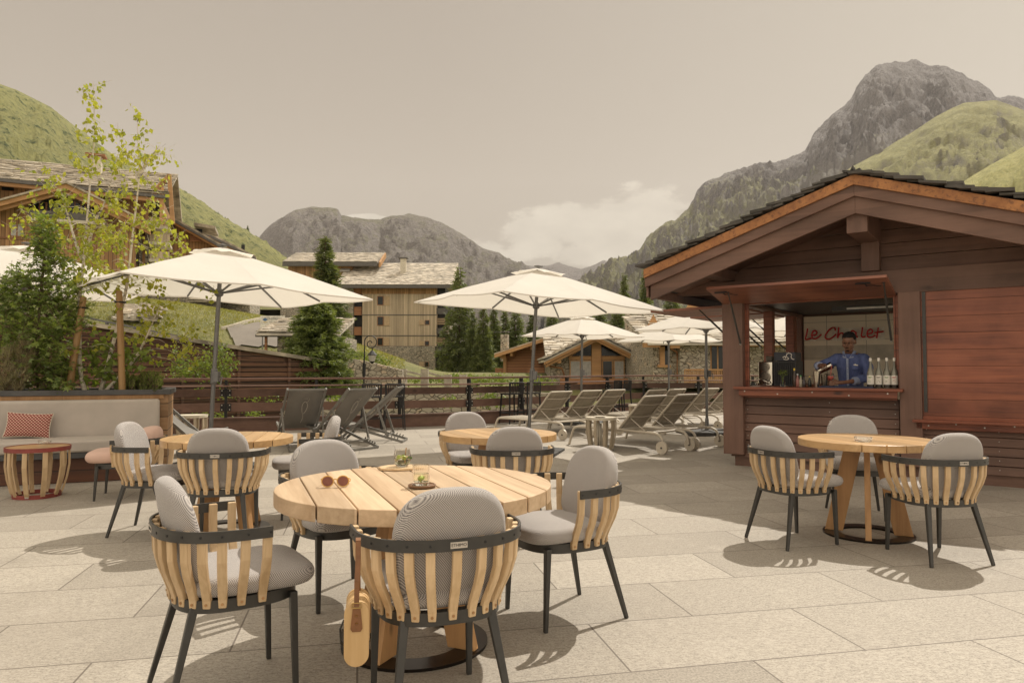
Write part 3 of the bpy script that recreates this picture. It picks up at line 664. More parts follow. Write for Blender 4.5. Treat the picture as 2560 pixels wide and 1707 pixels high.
head = [ell(hp(0, .01, .015), (.078, .098, .10), HR), ell(hp(0, -.02, -.05), (.062, .072, .07), HR), ell(hp(0, -.055, -.095), (.036, .034, .028), HR),
        ell(hp(0, -.098, -.022), (.013, .020, .026), HR), ell(hp(0, -.098, -.038), (.021, .013, .010), HR),
        ell(hp(0, -.088, .022), (.055, .014, .010), HR), ell(hp(0, -.088, -.068), (.026, .011, .007), HR), ell(hp(0, -.086, -.080), (.023, .011, .007), HR),
        ell(hp(-.08, .01, -.01), (.010, .020, .032), HR), ell(hp(.08, .01, -.01), (.010, .020, .032), HR), ell(hp(-.045, -.06, -.03), (.024, .026, .022), HR), ell(hp(.045, -.06, -.03), (.024, .026, .022), HR)]
body = fuse([sk]+head, 'body', M['skin'], person, .0045, 2)
eyew = plain('eye_white', (.5, .46, .42), .3); 
for sx_ in (-1, 1):
    m = MB(); c = hp(sx_*.030, -.083, .003); me_ = ell((0, 0, 0), (.012, .008, .006), HR, 12)
    o = bpy.data.objects.new('eye', me_); COL.objects.link(o); o.location = c; o.parent = person; me_.materials.append(M['black'])
hair = [ell(hp(0, .022, .045), (.084, .098, .082), HR)]
def hfn(co):
    l = HR.to_matrix().inverted() @ (co-HC); n = noise.noise(co*160)*.003; return co+(co-HC).normalized()*n
bmh = bmesh.new(); bmh.from_mesh(hair[0])
for v in bmh.verts:
    l = HR.to_matrix().inverted() @ (v.co-HC)
    if l.y < -.035 and l.z < .065: v.co += HR.to_matrix() @ Vector((0, .035, .012))
    if l.z < -.0 : v.co += HR.to_matrix() @ Vector((-l.x*.12, .01, .01))
hm = bpy.data.meshes.new('h'); bmh.to_mesh(hm); bmh.free()
fuse([hm], 'hair', plain('black_hair', (.012, .01, .009), .9), person, .006, 1, hfn)
fuse([ell(hp(0, -.094, -.058), (.024, .010, .005), HR, 12), ell(hp(0, -.086, -.098), (.022, .014, .012), HR, 12)], 'facial_hair', bpy.data.materials['black_hair'], person, .004, 1)
# shirt
V = []; E = []
g = NG('blue_denim'); n = g.noise(g.mapping((1, 1, .4)), 16, 6, .7); n2 = g.noise(g.mapping(), 220, 2)
col = g.mix(g.rng(n, .3, .7), (.135, .175, .37), (.065, .09, .22)); col = g.mix(g.rng(n2, .55, .75, 0, .4), col, (.27, .31, .47)); g.bump(n, 1.0, .03); M['denim'] = g.fin(col, .9)
def limb(pts):
    m = MB(); m.tube([p[:3] for p in pts], [p[3] for p in pts], 18)
    me = bpy.data.meshes.new('l'); me.from_pydata(m.v, [], m.f); return me
def loft(rg, n=28):
    m = MB()
    for z, cx_, cy_, rx, ry in rg: m.v += [(cx_+rx*math.copysign(abs(math.cos(t))**.85, math.cos(t)), cy_+ry*math.copysign(abs(math.sin(t))**.85, math.sin(t)), z) for t in [2*math.pi*i/n for i in range(n)]]
    K = len(rg); m.f = [(i*n+t, i*n+(t+1) % n, (i+1)*n+(t+1) % n, (i+1)*n+t) for i in range(K-1) for t in range(n)]+[tuple(range(n-1, -1, -1)), tuple((K-1)*n+t for t in range(n))]
    me = bpy.data.meshes.new('l'); me.from_pydata(m.v, [], m.f); return me
SH = [loft([(.98, 0, .04, .148, .12), (1.08, 0, .04, .148, .122), (1.2, 0, .03, .152, .125), (1.32, 0, .01, .165, .132), (1.41, 0, -.005, .168, .122), (1.455, 0, -.012, .14, .10), (1.49, 0, -.022, .085, .078)]),
      limb([(-.09, .0, 1.43, .075), (-.155, .0, 1.42, .080), (-.25, -.02, 1.38, .066), (-.37, -.052, 1.325, .062), (-.362, -.12, 1.333, .060)]), limb([(.09, .0, 1.43, .075), (.155, .0, 1.415, .082), (.215, -.03, 1.32, .069), (.228, -.07, 1.195, .063), (.175, -.165, 1.168, .058), (.12, -.24, 1.148, .052)]),
      ell((-.37, -.05, 1.325), (.062, .062, .062)), ell((.228, -.07, 1.195), (.063, .063, .063)), ell((-.155, 0, 1.42), (.08, .08, .08)), ell((.155, 0, 1.415), (.082, .082, .082))]
def wr(co):
    n = noise.noise(Vector((co.x*14, co.y*14, co.z*9)))*.007+noise.noise(co*40)*.0025; c = Vector((0, .02, co.z)); d = (co-c); return co+d.normalized()*n
fuse(SH, 'shirt', M['denim'], person, .006, 2, wr)
M['cuff'] = plain('pale_denim', (.30, .34, .47), .9)
def cuff(a, b, r0, name='rolled_cuff'):
    a = Vector(a); b = Vector(b); m = MB(); m.tube([a, a+(b-a)*.1, a+(b-a)*.9, b], [r0*.96, r0*1.04, r0*1.04, r0*.94], 16, cap=True); return m.build(name, M['cuff'], person, smooth=True)
cuff((-.362, -.105, 1.33), (-.345, -.165, 1.335), .054); cuff((.135, -.22, 1.15), (.085, -.275, 1.138), .050)
m = MB()
for sx_ in (-1, 1):
    m.add([(sx_*.012, -.135, 1.43), (sx_*.065, -.125, 1.44), (sx_*.085, -.035, 1.525), (sx_*.06, -.075, 1.535), (sx_*.012, -.128, 1.43), (sx_*.065, -.118, 1.44), (sx_*.085, -.02, 1.525), (sx_*.06, -.06, 1.535)], [(0,1,2,3),(7,6,5,4),(0,4,5,1),(1,5,6,2),(2,6,7,3),(3,7,4,0)])
m.build('collar', M['cuff'], person, bevel=.003)
m = MB(); m.box((-.004, -.140, 1.22), (.028, .012, .42), (.06, 0, 0)); m.build('button_placket', M['cuff'], person, bevel=.002)
m = MB()
for i in range(5): m.lathe([(.001, -.004), (.006, 0), (.001, .004)], (-.004, -.150-.004*(i > 1), 1.38-.075*i), 8)
m.build('buttons', M['label'], person)
m = MB(); m.box((.085, -.130, 1.325), (.075, .014, .07), (0, 0, .2)); m.build('chest_pocket', M['denim'], person, bevel=.003)
m = MB(); m.box((.095, -.146, 1.345), (.05, .012, .013), (0, .15, 0)); m.box((.09, -.148, 1.357), (.012, .01, .008)); m.build('name_badge', M['whitecap'], person)
# shaker, drink and glass
PM = lambda v: CM @ (Vector(v)+Vector((PX, .62, 0)))
st = empty('tilted_shaker', PM(SC), RZ, 'steel shaker tilted in the bartender\'s hand, pouring pink drink', 'shaker')
m = MB(); m.tube([ax*-.095, ax*-.09, ax*.03, ax*.085, ax*.09], [.036, .038, .043, .045, .045], 24); m.build('tin', M['chrome'], st, smooth=True)
gl = empty('cocktail_glass', PM((GX, GY, 1.063)), RZ, 'balloon cocktail glass filling with pink drink, held by its stem on the bar mat', 'glass')
m = MB(); m.lathe([(.032, 0), (.032, .003), (.005, .008), (.004, .075), (.02, .082), (.046, .105), (.054, .135), (.048, .17), (.045, .175), (.0435, .17), (.050, .135), (.043, .108), (.018, .087)], n=28); m.build('bowl_and_stem', M['clear'], gl, smooth=True)
m = MB(); m.lathe([(.004, .086), (.018, .089), (.041, .108), (.048, .132), (.047, .140)], n=24); m.build('drink', plain('pink_drink', (.62, .13, .10), .3), gl, smooth=True)
m = MB(); a = Vector(ax)*.085+SC-Vector((GX, GY, 1.063)); m.tube([a, a+Vector((.012, -.08, -.02)), Vector((.012, .0, .155)), (0, 0, .138)], [.006, .005, .004, .004], 6); m.build('pour', bpy.data.materials['pink_drink'], gl, smooth=True)

# ---------------------------------------------------------------- furniture prototypes
def cushion(w, h, th, n=2.4, inset=0, dome=True, seg=48, rings=6, curve=0.0, top=None):
    "rounded cushion in the xz plane, thickness along y, as one closed mesh"
    pts = []
    for i in range(seg):
        a = 2*math.pi*i/seg; c, s_ = math.cos(a), math.sin(a)
        e = n if s_ > 0 else 5.0
        hh = h*.52 if s_ > 0 else h*.48
        if top and s_ > 0: e = top
        pts.append((math.copysign(abs(c)**(2/e), c)*w/2, math.copysign(abs(s_)**(2/e), s_)*hh))
    m = MB(); vs = []; fs = []; prof = []
    for k in range(rings+1):
        t = k/rings*math.pi/2; prof.append((1-(1-math.cos(t))*min(1, th/w*1.2) if k < rings else None, math.sin(t)))
    seq = [(1-(th/w*.9)*(1-math.cos(math.pi/2*k/rings)), math.sin(math.pi/2*k/rings)) for k in range(-rings, rings+1)]
    L_ = []
    for sc, d in [(0.5, -1.12)]+[(sc, d) for sc, d in seq]+[(0.5, 1.12)]:
        L_.append([(x*sc, d*th/2+curve*(x*sc)**2, z*sc) for x, z in pts])
    for l in L_: vs += l
    vs.append((0, -1.16*th/2, 0)); vs.append((0, 1.16*th/2, 0)); K = len(L_)
    for i in range(K-1):
        for j in range(seg): fs.append((i*seg+j, i*seg+(j+1) % seg, (i+1)*seg+(j+1) % seg, (i+1)*seg+j))
    for j in range(seg): fs.append(((j+1) % seg, j, K*seg)); fs.append(((K-1)*seg+j, (K-1)*seg+(j+1) % seg, K*seg+1))
    m.add(vs, fs); return m
def railpt(t, a=.315, b=.29, f=.085, yc=0.0):
    "U-shaped rail path, t 0..1 from left arm tip round the back to the right tip"
    per = math.pi/2*(a+b); tot = per+2*f; s_ = t*tot
    if s_ < f: return Vector((-a, yc+f-s_, 0)), Vector((-1, 0, 0))
    if s_ > tot-f: return Vector((a, yc+(s_-(tot-f)), 0)), Vector((1, 0, 0))
    th = math.pi+(s_-f)/per*math.pi
    c, q = math.cos(th), math.sin(th)
    p = Vector((math.copysign(abs(c)**.85, c)*a, yc+math.copysign(abs(q)**.85, q)*b, 0)); nrm = Vector((p.x/a**2, (p.y-yc)/b**2, 0)).normalized(); return p, nrm
def make_chair(cushmat, kind):
    lounge = kind == 'lounge'
    k = 1.18 if lounge else 1.0; hz = .60 if lounge else .70; hs_ = .36 if lounge else .425
    root = empty('lounge_armchair' if lounge else 'dining_armchair'); root['category'] = 'armchair'
    # arm rail band
    m = MB(); n = 60; vs = []
    for i in range(n+1):
        p, nn = railpt(i/n); p = p*k
        for dr, dz in ((0, 0), (.009, 0), (.009, .042), (0, .042)): vs.append((p.x+nn.x*dr, p.y+nn.y*dr, hz-.042+dz))
    fs = [(i*4+j, i*4+(j+1) % 4, i*4+4+(j+1) % 4, i*4+4+j) for i in range(n) for j in range(4)]+[(3, 2, 1, 0), (n*4, n*4+1, n*4+2, n*4+3)]
    m.add(vs, fs); ra = m.build('arm_rail', M['metal'], root, smooth=True, ang=30)
    p, nn = railpt(.5); pm = Vector((0, p.y*k-.0095, hz-.021))
    m = MB(); m.box(pm, (.062, .003, .022)); pl = m.build('nameplate', M['plate'], ra)
    text_mesh('ETHIMO', .0155, 'lettering', M['black'], pl, frame(pm+Vector((0, -.002, 0)), (1, 0, 0), (0, 0, 1)), .0004)
    m = MB(); ns = 15
    for i in range(ns):
        p, nn = railpt((i+.12)/(ns-.76)); p = p*k; m.tube([(p.x+nn.x*.008, p.y+nn.y*.008, hz-.021), (p.x+nn.x*.011, p.y+nn.y*.011, hz-.021)], .005, 6)
    m.build('rivets', M['black'], ra)
    # slats
    m = MB(); zr_ = hs_+.012
    for i in range(ns):
        t = .012+i*(1-.024)/(ns-1); p, nn = railpt(t); p = p*k; tg = Vector((-nn.y, nn.x, 0))
        prof = [(1.0, hz-.004), (1.0, hz-.05), (.985, hz-.12), (.93, hs_+.10), (.83, hs_+.035), (.785, hs_-.0), (.78, hs_-.03)]
        wd = [.034]*5+[.032, .028]; rings = []
        for (sc, z), w_ in zip(prof, wd):
            fx = sc; q = Vector((p.x*fx, p.y*(fx*.9+.1 if p.y < 0 else 1)-.0, z))
            if p.y > 0: q.y = p.y*.97
            th_ = .023
            rings.append([q-nn*.001-tg*w_/2, q-nn*.001+tg*w_/2, q-nn*th_+tg*w_/2, q-nn*th_-tg*w_/2])
        vs = [a for r_ in rings for a in r_]; K = len(rings)
        fs = [(a*4+b, a*4+(b+1) % 4, a*4+4+(b+1) % 4, a*4+4+b) for a in range(K-1) for b in range(4)]+[(3, 2, 1, 0), (K*4-4, K*4-3, K*4-2, K*4-1)]
        m.add(vs, fs)
    sl_ = m.build('slat_shell', M['slat'], root, bevel=.0035)
    m = MB()
    for i in range(ns):
        t = .012+i*(1-.024)/(ns-1); p, nn = railpt(t); p = p*k; q = Vector((p.x*.785, p.y*(.785*.9+.1 if p.y < 0 else .97), hs_-.014))
        m.tube([q, q+nn*.002], .0055, 8)
    m.build('dowels', M['legwood'], sl_)
    # seat ring
    m = MB(); n = 48; vs = []
    for i in range(n):
        a = 2*math.pi*i/n; c, s_ = math.cos(a), math.sin(a); e = 2.7
        x = math.copysign(abs(c)**(2/e), c)*.232*k; y = math.copysign(abs(s_)**(2/e), s_)*(.25 if s_ > 0 else .222)*k
        for dr, dz in ((-.04, -.0), (.0, 0), (0, -.048), (-.04, -.048)):
            f = 1+dr/.24; vs.append((x*f, y*f, hs_+dz))
    m.add(vs, [(i*4+j, i*4+(j+1) % 4, ((i+1) % n)*4+(j+1) % 4, ((i+1) % n)*4+j) for i in range(n) for j in range(4)]); m.build('seat_frame', M['metal'], root, smooth=True, ang=30)
    for sx_ in (-1, 1):
        m = MB(); m.beam((sx_*.198*k, .20*k, hs_-.02), (sx_*.203*k, .215*k, 0), .034, .030, (0, 1, 0), .022, .020); m.build('leg', M['metal'], root, bevel=.004)
        m = MB(); m.beam((sx_*.165*k, -.165*k, hs_-.03), (sx_*.222*k, -.265*k, 0), .034, .030, (0, 1, 0), .021, .019); m.build('leg', M['metal'], root, bevel=.004)
    # cushions
    m = cushion(.50*k, .52*k, .075 if not lounge else .11, 3.0, rings=5); m2 = MB(); rot = Matrix.Rotation(R(90), 4, 'X')
    m2.v = [tuple(Matrix.Translation((0, .055*k, hs_+.042+(0.02 if lounge else 0))) @ rot @ Vector(p)) for p in m.v]; m2.f = m.f
    m2.build('seat_cushion', cushmat, root, smooth=True, ang=60)
    if lounge:
        m = MB(); m.v = [tuple(Matrix.Translation((0, -.20, .585)) @ Matrix.Rotation(R(-8), 4, 'X') @ Vector(p)) for p in cushion(.62, .22, .20, 4, rings=6, curve=.5).v]; m.f = cushion(.62, .22, .20, 4, rings=6).f
    else:
        c_ = cushion(.43, .415, .078, 2.5, rings=6, curve=.55, top=2.6)
        m = MB(); m.v = [tuple(Matrix.Translation((0, -.205, .662)) @ Matrix.Rotation(R(13), 4, 'X') @ Vector(p)) for p in c_.v]; m.f = c_.f
    m.build('back_cushion', cushmat, root, smooth=True, ang=60)
    return root
chair = make_chair(M['grey'], 'dining'); CH = 'grey cushioned slatted dining armchairs'
def face(d): return math.atan2(d[1], d[0])-math.pi/2
CHAIRS = [((-.295, 2.83), (-.36, .93), 'front armchair with its back to us, a handbag strap hanging over its rail'),
 ((-1.16, 2.98), (.83, .55), 'armchair seen from the side at the left of the big round table'),
 ((.26, 3.86), (-.88, -.47), 'armchair at the right of the big round table, turned towards it'),
 ((-1.00, 4.15), (.60, -.78), 'armchair behind the big round table on its far left, facing us'),
 ((-2.16, 5.40), (-.17, .98), 'armchair with its back to us at the left rear round table'),
 ((-2.86, 5.79), (1, .03), 'armchair with a sunlit pale back cushion between the pink chair and the left rear table'),
 ((-1.83, 6.45), (-.95, -.30), 'armchair right of the left rear table, in front of the deck chairs'),
 ((.0, 5.55), (-.10, 1), 'armchair with its back to us at the middle round table'),
 ((-.38, 6.90), (.38, -.92), 'armchair behind the middle round table, facing us'),
 ((2.13, 5.46), (.93, .36), 'armchair on the left of the round table by the chalet'),
 ((2.93, 5.02), (-.12, .99), 'armchair nearest us on the right of the table by the chalet'),
 ((3.06, 6.42), (-.32, -.95), 'armchair behind the table by the chalet, against the dark wall')]
for i, (p, d, lab) in enumerate(CHAIRS): place(chair, i == 0, (*p, 0), face(d), lab, CH)
pk = make_chair(M['pink'], 'lounge')
place(pk, True, (-3.93, 7.38, 0), face((-.95, -.3)), 'low lounge armchair with pink cushions facing the red side table')
def make_table(rad, npl, th, h, topmat, ls=1.0, rot=0, k=None):
    root = empty('round_table'); root['category'] = 'table'
    m = MB(); gap = .006*(1 if rad > .6 else .8); wd = 2*rad/npl
    for i in range(npl):
        x0 = -rad+i*wd+(gap/2 if i else .0005); x1 = -rad+(i+1)*wd-(gap/2 if i < npl-1 else .0005)
        top = []; bot = []; n = 14
        for j in range(n+1): x = x0+(x1-x0)*j/n; top.append((x, math.sqrt(max(0, rad**2-x*x)))); bot.append((x, -math.sqrt(max(0, rad**2-x*x))))
        poly = bot+top[::-1]; m.prism([(x, y, h-th) for x, y in poly], (0, 0, th))
    m.build('tabletop', topmat, root, bevel=.004)
    m = MB(); m.box((0, 0, h-th-.015), (.5*rad*2*.8, .12, .028)); m.box((0, 0, h-th-.017), (.12, .5*rad*2*.8, .026)); m.build('top_support', M['metal'], root)
    zb = .014
    for q in range(4):
        a = rot+q*math.pi/2; c, s_ = math.cos(a), math.sin(a); t_ = .048*ls
        pr = [(.045*ls, h-th-.03), (.19*ls, h-th-.03), (.355*ls, zb), (.205*ls, zb)]
        m = MB(); m.prism([(r_*c+s_*t_/2, r_*s_-c*t_/2, z) for r_, z in pr], (-s_*t_, c*t_, 0)); m.build('leg', M['legwood'], root, bevel=.003)
    m = MB(); ri, ro = .245*ls, .375*ls; m.lathe([(ri, 0), (ro, 0), (ro, zb), (ri, zb)], n=64)
    m.f = m.f[:-2]; n = 64; m.f += [(3*n+t, 3*n+(t+1) % n, (t+1) % n, t) for t in range(n)]
    m.build('base_ring', M['ring'], root, smooth=True, ang=30); return root
ra_ = math.atan2(-.93, .36)+math.pi/2
tb = make_table(.648, 9, .068, .75, M['teak'], .92, R(45)); place(tb, True, (-.462, 3.46, 0), ra_, 'large round planked teak table with drinks and sunglasses in the foreground')
ts = make_table(.505, 8, .055, .745, M['teak2'], .88, R(45))
place(ts, True, (2.80, 5.68, 0), R(-116-45), 'round teak table in front of the chalet with an ashtray on it', 'small round teak tables')
place(ts, False, (-2.31, 5.86, 0), R(12), 'round teak table at the left rear, between the pink chair and the deck chairs', 'small round teak tables')
place(ts, False, (-.12, 6.22, 0), R(25), 'round teak table in the middle, beside the loungers', 'small round teak tables')
# items on the tables
TT = .75
def onp(u, v, h): # point on horizontal plane h
    a = P(u, v, 5)-Vector((0, 0, CAMH)); k = (h-CAMH)/a.z; return Vector((0, 0, CAMH))+a*k
p = onp(1000, 1172, TT); b = empty('serving_board', p, R(20), 'octagonal wooden serving board under the round glass', 'board')
m = MB(); m.prism([(.105*math.cos(R(22.5+45*i))*1.15, .085*math.sin(R(22.5+45*i))*1.15, 0.002) for i in range(8)], (0, 0, .012)); m.build('board', M['slat'], b, bevel=.002)
g = NG('glass_tumbler'); g.fin((1, .99, .96), .01); g.b.inputs['Transmission Weight'].default_value = 1; g.b.inputs['IOR'].default_value = 1.25; M['tumbler'] = g.m
M['lime'] = plain('lime_wedge', (.42, .50, .10), .4); M['mint'] = plain('mint_leaf', (.10, .20, .03), .6); M['drink'] = None
g = NG('pale_lemonade'); g.fin((.97, .98, .84), .02); g.b.inputs['Transmission Weight'].default_value = .96; g.b.inputs['IOR'].default_value = 1.15; M['drink'] = g.m
g1 = empty('round_drinking_glass', p+Vector((.012, .0, .015)), 0, 'stemless round glass with lime and mint on the wooden board', 'glass')
m = MB(); m.lathe([(.026, 0), (.040, .012), (.047, .035), (.046, .065), (.040, .092), (.038, .092), (.043, .065), (.044, .035), (.038, .015), (.02, .006)], n=32); m.build('tumbler', M['tumbler'], g1, smooth=True)
m = MB(); m.lathe([(.02, .0065), (.037, .015), (.0435, .035), (.0435, .052)], n=28); dr = m.build('drink', M['drink'], g1, smooth=True)
m = MB(); r2 = random.Random(3)
for i in range(5): 
    a = r2.random()*6.3; c = Vector((.024*math.cos(a), .024*math.sin(a), .045+.008*r2.random())); m.M = Matrix.Translation(c) @ Euler((r2.random()*3, r2.random()*3, 0)).to_matrix().to_4x4(); m.lathe([(.001, -.004), (.012, -.003), (.012, .003), (.001, .004)], n=10)
m.M = Matrix.Identity(4); m.build('lime_wedges', M['lime'], g1)
m = MB()
for i in range(8):
    c = Vector((.025+r2.gauss(0, .008), r2.gauss(0, .012), .052+r2.gauss(0, .008))); m.add([c+Vector((r2.gauss(0, .009), r2.gauss(0, .009), r2.gauss(0, .006))) for _ in range(4)], [(0, 1, 2), (0, 2, 3)])
m.build('mint_leaves', M['mint'], g1)
m = MB(); m.tube([(.01, .01, .02), (.02, .012, .1)], .003, 6); m.build('stirrer', M['legwood'], g1)
p = onp(1055, 1218, TT); b = MB(); b.lathe([(.052, 0), (.064, .006), (.064, .014), (.058, .016), (.055, .012), (.01, .012)], n=36); o = b.build('coaster', plain('dark_wood_coaster', (.20, .10, .045), .5), smooth=True, ang=25); o.location = p; tag(o, 'round dark wood coaster under the ribbed glass', 'coaster')
g2 = empty('ribbed_drinking_glass', p+Vector((-.004, 0, .0135)), 0, 'straight ribbed tumbler with lime in water on the round coaster', 'glass')
m = MB(); n = 72; prof = [(.037, 0), (.0375, .01), (.0385, .05), (.0395, .092), (.037, .092), (.036, .05), (.0345, .014)]
for r_, z in prof:
    for t in range(n): a = t*2*math.pi/n; rr = r_+(.0012 if t % 3 == 0 else 0)*(1 if r_ > .0371 else .3); m.v.append((rr*math.cos(a), rr*math.sin(a), z))
K = len(prof); m.f = [(i*n+t, i*n+(t+1) % n, (i+1)*n+(t+1) % n, (i+1)*n+t) for i in range(K-1) for t in range(n)]+[tuple(range(n-1, -1, -1)), tuple((K-1)*n+t for t in range(n))]
m.build('tumbler', M['tumbler'], g2, smooth=True)
m = MB(); m.lathe([(.034, .0145), (.0355, .045), (.0355, .052)], n=28); m.build('drink', M['drink'], g2, smooth=True)
m = MB()
for i in range(3):
    a = r2.random()*6.3; m.M = Matrix.Translation(Vector((.016*math.cos(a), .016*math.sin(a), .026+.004*i))) @ Euler((r2.random()*3, r2.random()*3, 0)).to_matrix().to_4x4(); m.lathe([(.001, -.004), (.012, -.003), (.012, .003), (.001, .004)], n=10)
m.M = Matrix.Identity(4); m.build('lime_wedges', M['lime'], g2)
p = onp(838, 1218, TT+.0); sgl = empty('sunglasses', p+Vector((0, 0, .001)), R(8), 'sunglasses with honey frame and brown lenses lying on the big table', 'sunglasses')
M['honey'] = plain('honey_acetate', (.62, .36, .10), .25); M['lens'] = plain('brown_lens', (.22, .085, .07), .08)
for sx_ in (-1, 1):
    m = MB(); pts = []
    for i in range(20):
        a = 2*math.pi*i/20; x = math.cos(a)*.0265; z = math.sin(a)*.0245; z = z*(1.0 if z > 0 else 1.05); pts.append((sx_*.035+x, -.003*math.sin(a)+abs(x)*.05, .028+z))
    m.tube(pts, .0028, 6, closed=True); m.build('rim', M['honey'], sgl, smooth=True)
    m = MB(); m.prism([(q[0], q[1]-.0006, q[2]) for q in pts], (0, .0012, 0)); m.build('lens', M['lens'], sgl)
    m = MB(); m.tube([(sx_*.061, .0, .04), (sx_*.066, .02, .034), (sx_*.060, .10, .012), (sx_*.052, .135, .004)], .0026, 6); m.build('temple_arm', M['honey'], sgl, smooth=True)
m = MB(); m.tube([(-.011, 0, .034), (0, -.002, .038), (.011, 0, .034)], .003, 6); m.build('bridge', M['honey'], sgl, smooth=True)
g = NG('ashtray_glass'); g.fin((.95, .93, .88), .04); g.b.inputs['Transmission Weight'].default_value = .8; g.b.inputs['IOR'].default_value = 1.35; M['ash'] = g.m
for u, v, h, lab in ((2158, 1103, .745, 'clear glass ashtray on the round table by the chalet'), (112, 1108, .51, 'clear glass ashtray on the red rimmed side table')):
    m = MB(); m.lathe([(.05, 0), (.06, .005), (.065, .035), (.055, .035), (.045, .015), (.005, .012)], n=8 if v > 1105 else 24)
    o = m.build('ashtray', M['ash']); o.location = onp(u, v, h+.001); tag(o, lab, 'ashtray')
# handbag on the front chair's rail
HB = Vector((-.545, 2.56, 0)); bag = empty('handbag', HB, R(10), 'small rounded wooden handbag hanging by its brown leather strap from the front armchair', 'handbag')
M['leather'] = plain('tan_leather', (.20, .085, .03), .55, 0, .25, 30); M['bagwood'] = wood('bag_veneer', (.62, .42, .21), (.50, .32, .14), 'z', gs=10, tone=.05)
def capsule(w, h, n=14):
    r_ = w/2; return [(r_*math.cos(math.pi*i/n), h/2-r_+r_*math.sin(math.pi*i/n)) for i in range(n+1)]+[(-r_*math.cos(math.pi*i/n), -h/2+r_-r_*math.sin(math.pi*i/n)) for i in range(n+1)]
zc = .395
m = MB(); m.prism([(x, -.085, zc+z) for x, z in capsule(.084, .22)], (0, .012, 0)); m.prism([(x, .065, zc+z) for x, z in capsule(.084, .22)], (0, .012, 0)); m.build('end_panel', M['bagwood'], bag, bevel=.003)
m = MB()
for i in range(5): m.prism([(x*(.93 if i % 2 else .97), -.073+i*.0276, zc+z*(.97 if i % 2 else .985)) for x, z in capsule(.084, .215)], (0, .0272, 0))
m.build('ribbed_body', M['bagwood'], bag, bevel=.004)
m = MB(); m.prism([(-.013, -.090, zc+.09), (.013, -.090, zc+.09), (.020, -.090, zc+.02), (.014, -.090, zc+.01), (-.014, -.090, zc+.01), (-.020, -.090, zc+.02)], (0, .006, 0)); tb_ = m.build('leather_tab', M['leather'], bag, bevel=.002)
m = MB()
for z in (.04, .065): m.lathe([(.002, -.002), (.006, 0), (.002, .002)], (0, -.092, zc+z), 10)
m.tube([(-.015, -.09, zc+.09), (.015, -.09, zc+.09), (.015, -.09, zc+.107), (-.015, -.09, zc+.107)], .002, 6, closed=True); m.build('brass_fittings', plain('brass', (.5, .33, .12), .3, .9), tb_)
m = MB()
pts = [(0, -.088, zc+.095), (.0, -.083, zc+.18), (.002, -.07, .62), (.002, -.05, .702), (.002, -.03, .708), (.002, -.012, .69), (.0, .02, .58), (0, .065, zc+.09), (0, .078, zc+.07)]
for i in range(len(pts)-1): m.beam(pts[i], pts[i+1], .017, .004, (0, 1, 0) if abs(pts[i+1][2]-pts[i][2]) > .03 else (0, 0, 1))
m.build('strap', M['leather'], bag)
m = MB(); m.tube([(-.045, -.02, zc+.03), (-.058, -.02, zc-.0), (-.055, -.02, zc-.05), (-.045, -.02, zc-.06)], .004, 6); m.box((-.047, -.02, zc-.02), (.012, .03, .03)); m.build('clasp', M['metal'], bag)

# ---------------------------------------------------------------- barrel side tables
def make_side(rimmat, slatmat, topmat, w=.58, h=.51):
    root = empty('side_table'); root['category'] = 'side table'
    m = MB(); m.lathe([(w/2-.008, h-.03), (w/2-.008, h-.006)], n=48); m.build('top', topmat, root)
    def band(r_, z, hh, name):
        m = MB(); n = 48; m.lathe([(r_-.008, z), (r_, z), (r_, z+hh), (r_-.008, z+hh)], n=n); m.f = m.f[:-2]+[(3*n+t, 3*n+(t+1) % n, (t+1) % n, t) for t in range(n)]; return m.build(name, rimmat, root, smooth=True, ang=30)
    band(w/2, h-.042, .042, 'top_rim'); br_ = band(w*.37, 0, .042, 'base_rim')
    m = MB(); m.box((0, -w*.37-.001, .02), (.035, .003, .014)); m.build('nameplate', M['plate'], br_)
    ns = 10; m = MB()
    for i in range(ns):
        a = 2*math.pi*(i+.5)/ns; c, s_ = math.cos(a), math.sin(a)
        pts = [(w/2-.018, h-.03), (w/2-.014, h*.62), (w/2-.035, h*.36), (w*.37-.012+.02, h*.12), (w*.37-.016, .012)]
        for j in range(4):
            (r0, z0), (r1, z1) = pts[j], pts[j+1]; m.beam((r0*c, r0*s_, z0), (r1*c, r1*s_, z1), .042, .018, (c, s_, 0))
    m.build('slats', slatmat, root); return root
M['redmetal'] = plain('brick_red_metal', (.26, .055, .045), .45, .2); M['palewood'] = wood('pale_side_table_wood', (.50, .42, .31), (.36, .29, .20), 'z', gs=10, tone=.1); M['palerim'] = plain('pale_beige_rim', (.60, .54, .43), .6)
sd = make_side(M['redmetal'], M['slat'], M['teak2']); place(sd, True, (-4.84, 7.35, 0), R(10), 'barrel side table with brick red rims in front of the sofa')
sd2 = make_side(M['palerim'], M['palewood'], M['palerim'], .5, .53)
ST = 'pale slatted side tables'
place(sd2, True, (1.42, 11.45, 0), R(5), 'pale slatted side table in front of the near loungers, a plate on its top', ST)
place(sd2, False, (2.75, 15.4, 0), 0, 'pale slatted side table behind the middle loungers', ST)
place(sd2, False, (-5.35, 12.0, 0), 0, 'pale slatted side table between the planter end and the umbrella pole', ST)
m = MB(); m.lathe([(.07, 0), (.095, .012), (.09, .016), (.06, .008)], n=28); o = m.build('plate', M['palerim'], smooth=True); o.location = (1.40, 11.42, .53); tag(o, 'small pale plate on the side table by the near loungers', 'plate')
m = MB(); r2 = random.Random(5)
for i in range(13):
    a = i/12; m.v += [(-.02+.10*a, -.10+.02*math.sin(a*20), .44-.015*math.sin(a*9)), (-.03+.11*a+.01*math.sin(a*15), -.09+.025*math.sin(a*17+1), .03+.02*math.sin(a*7))]
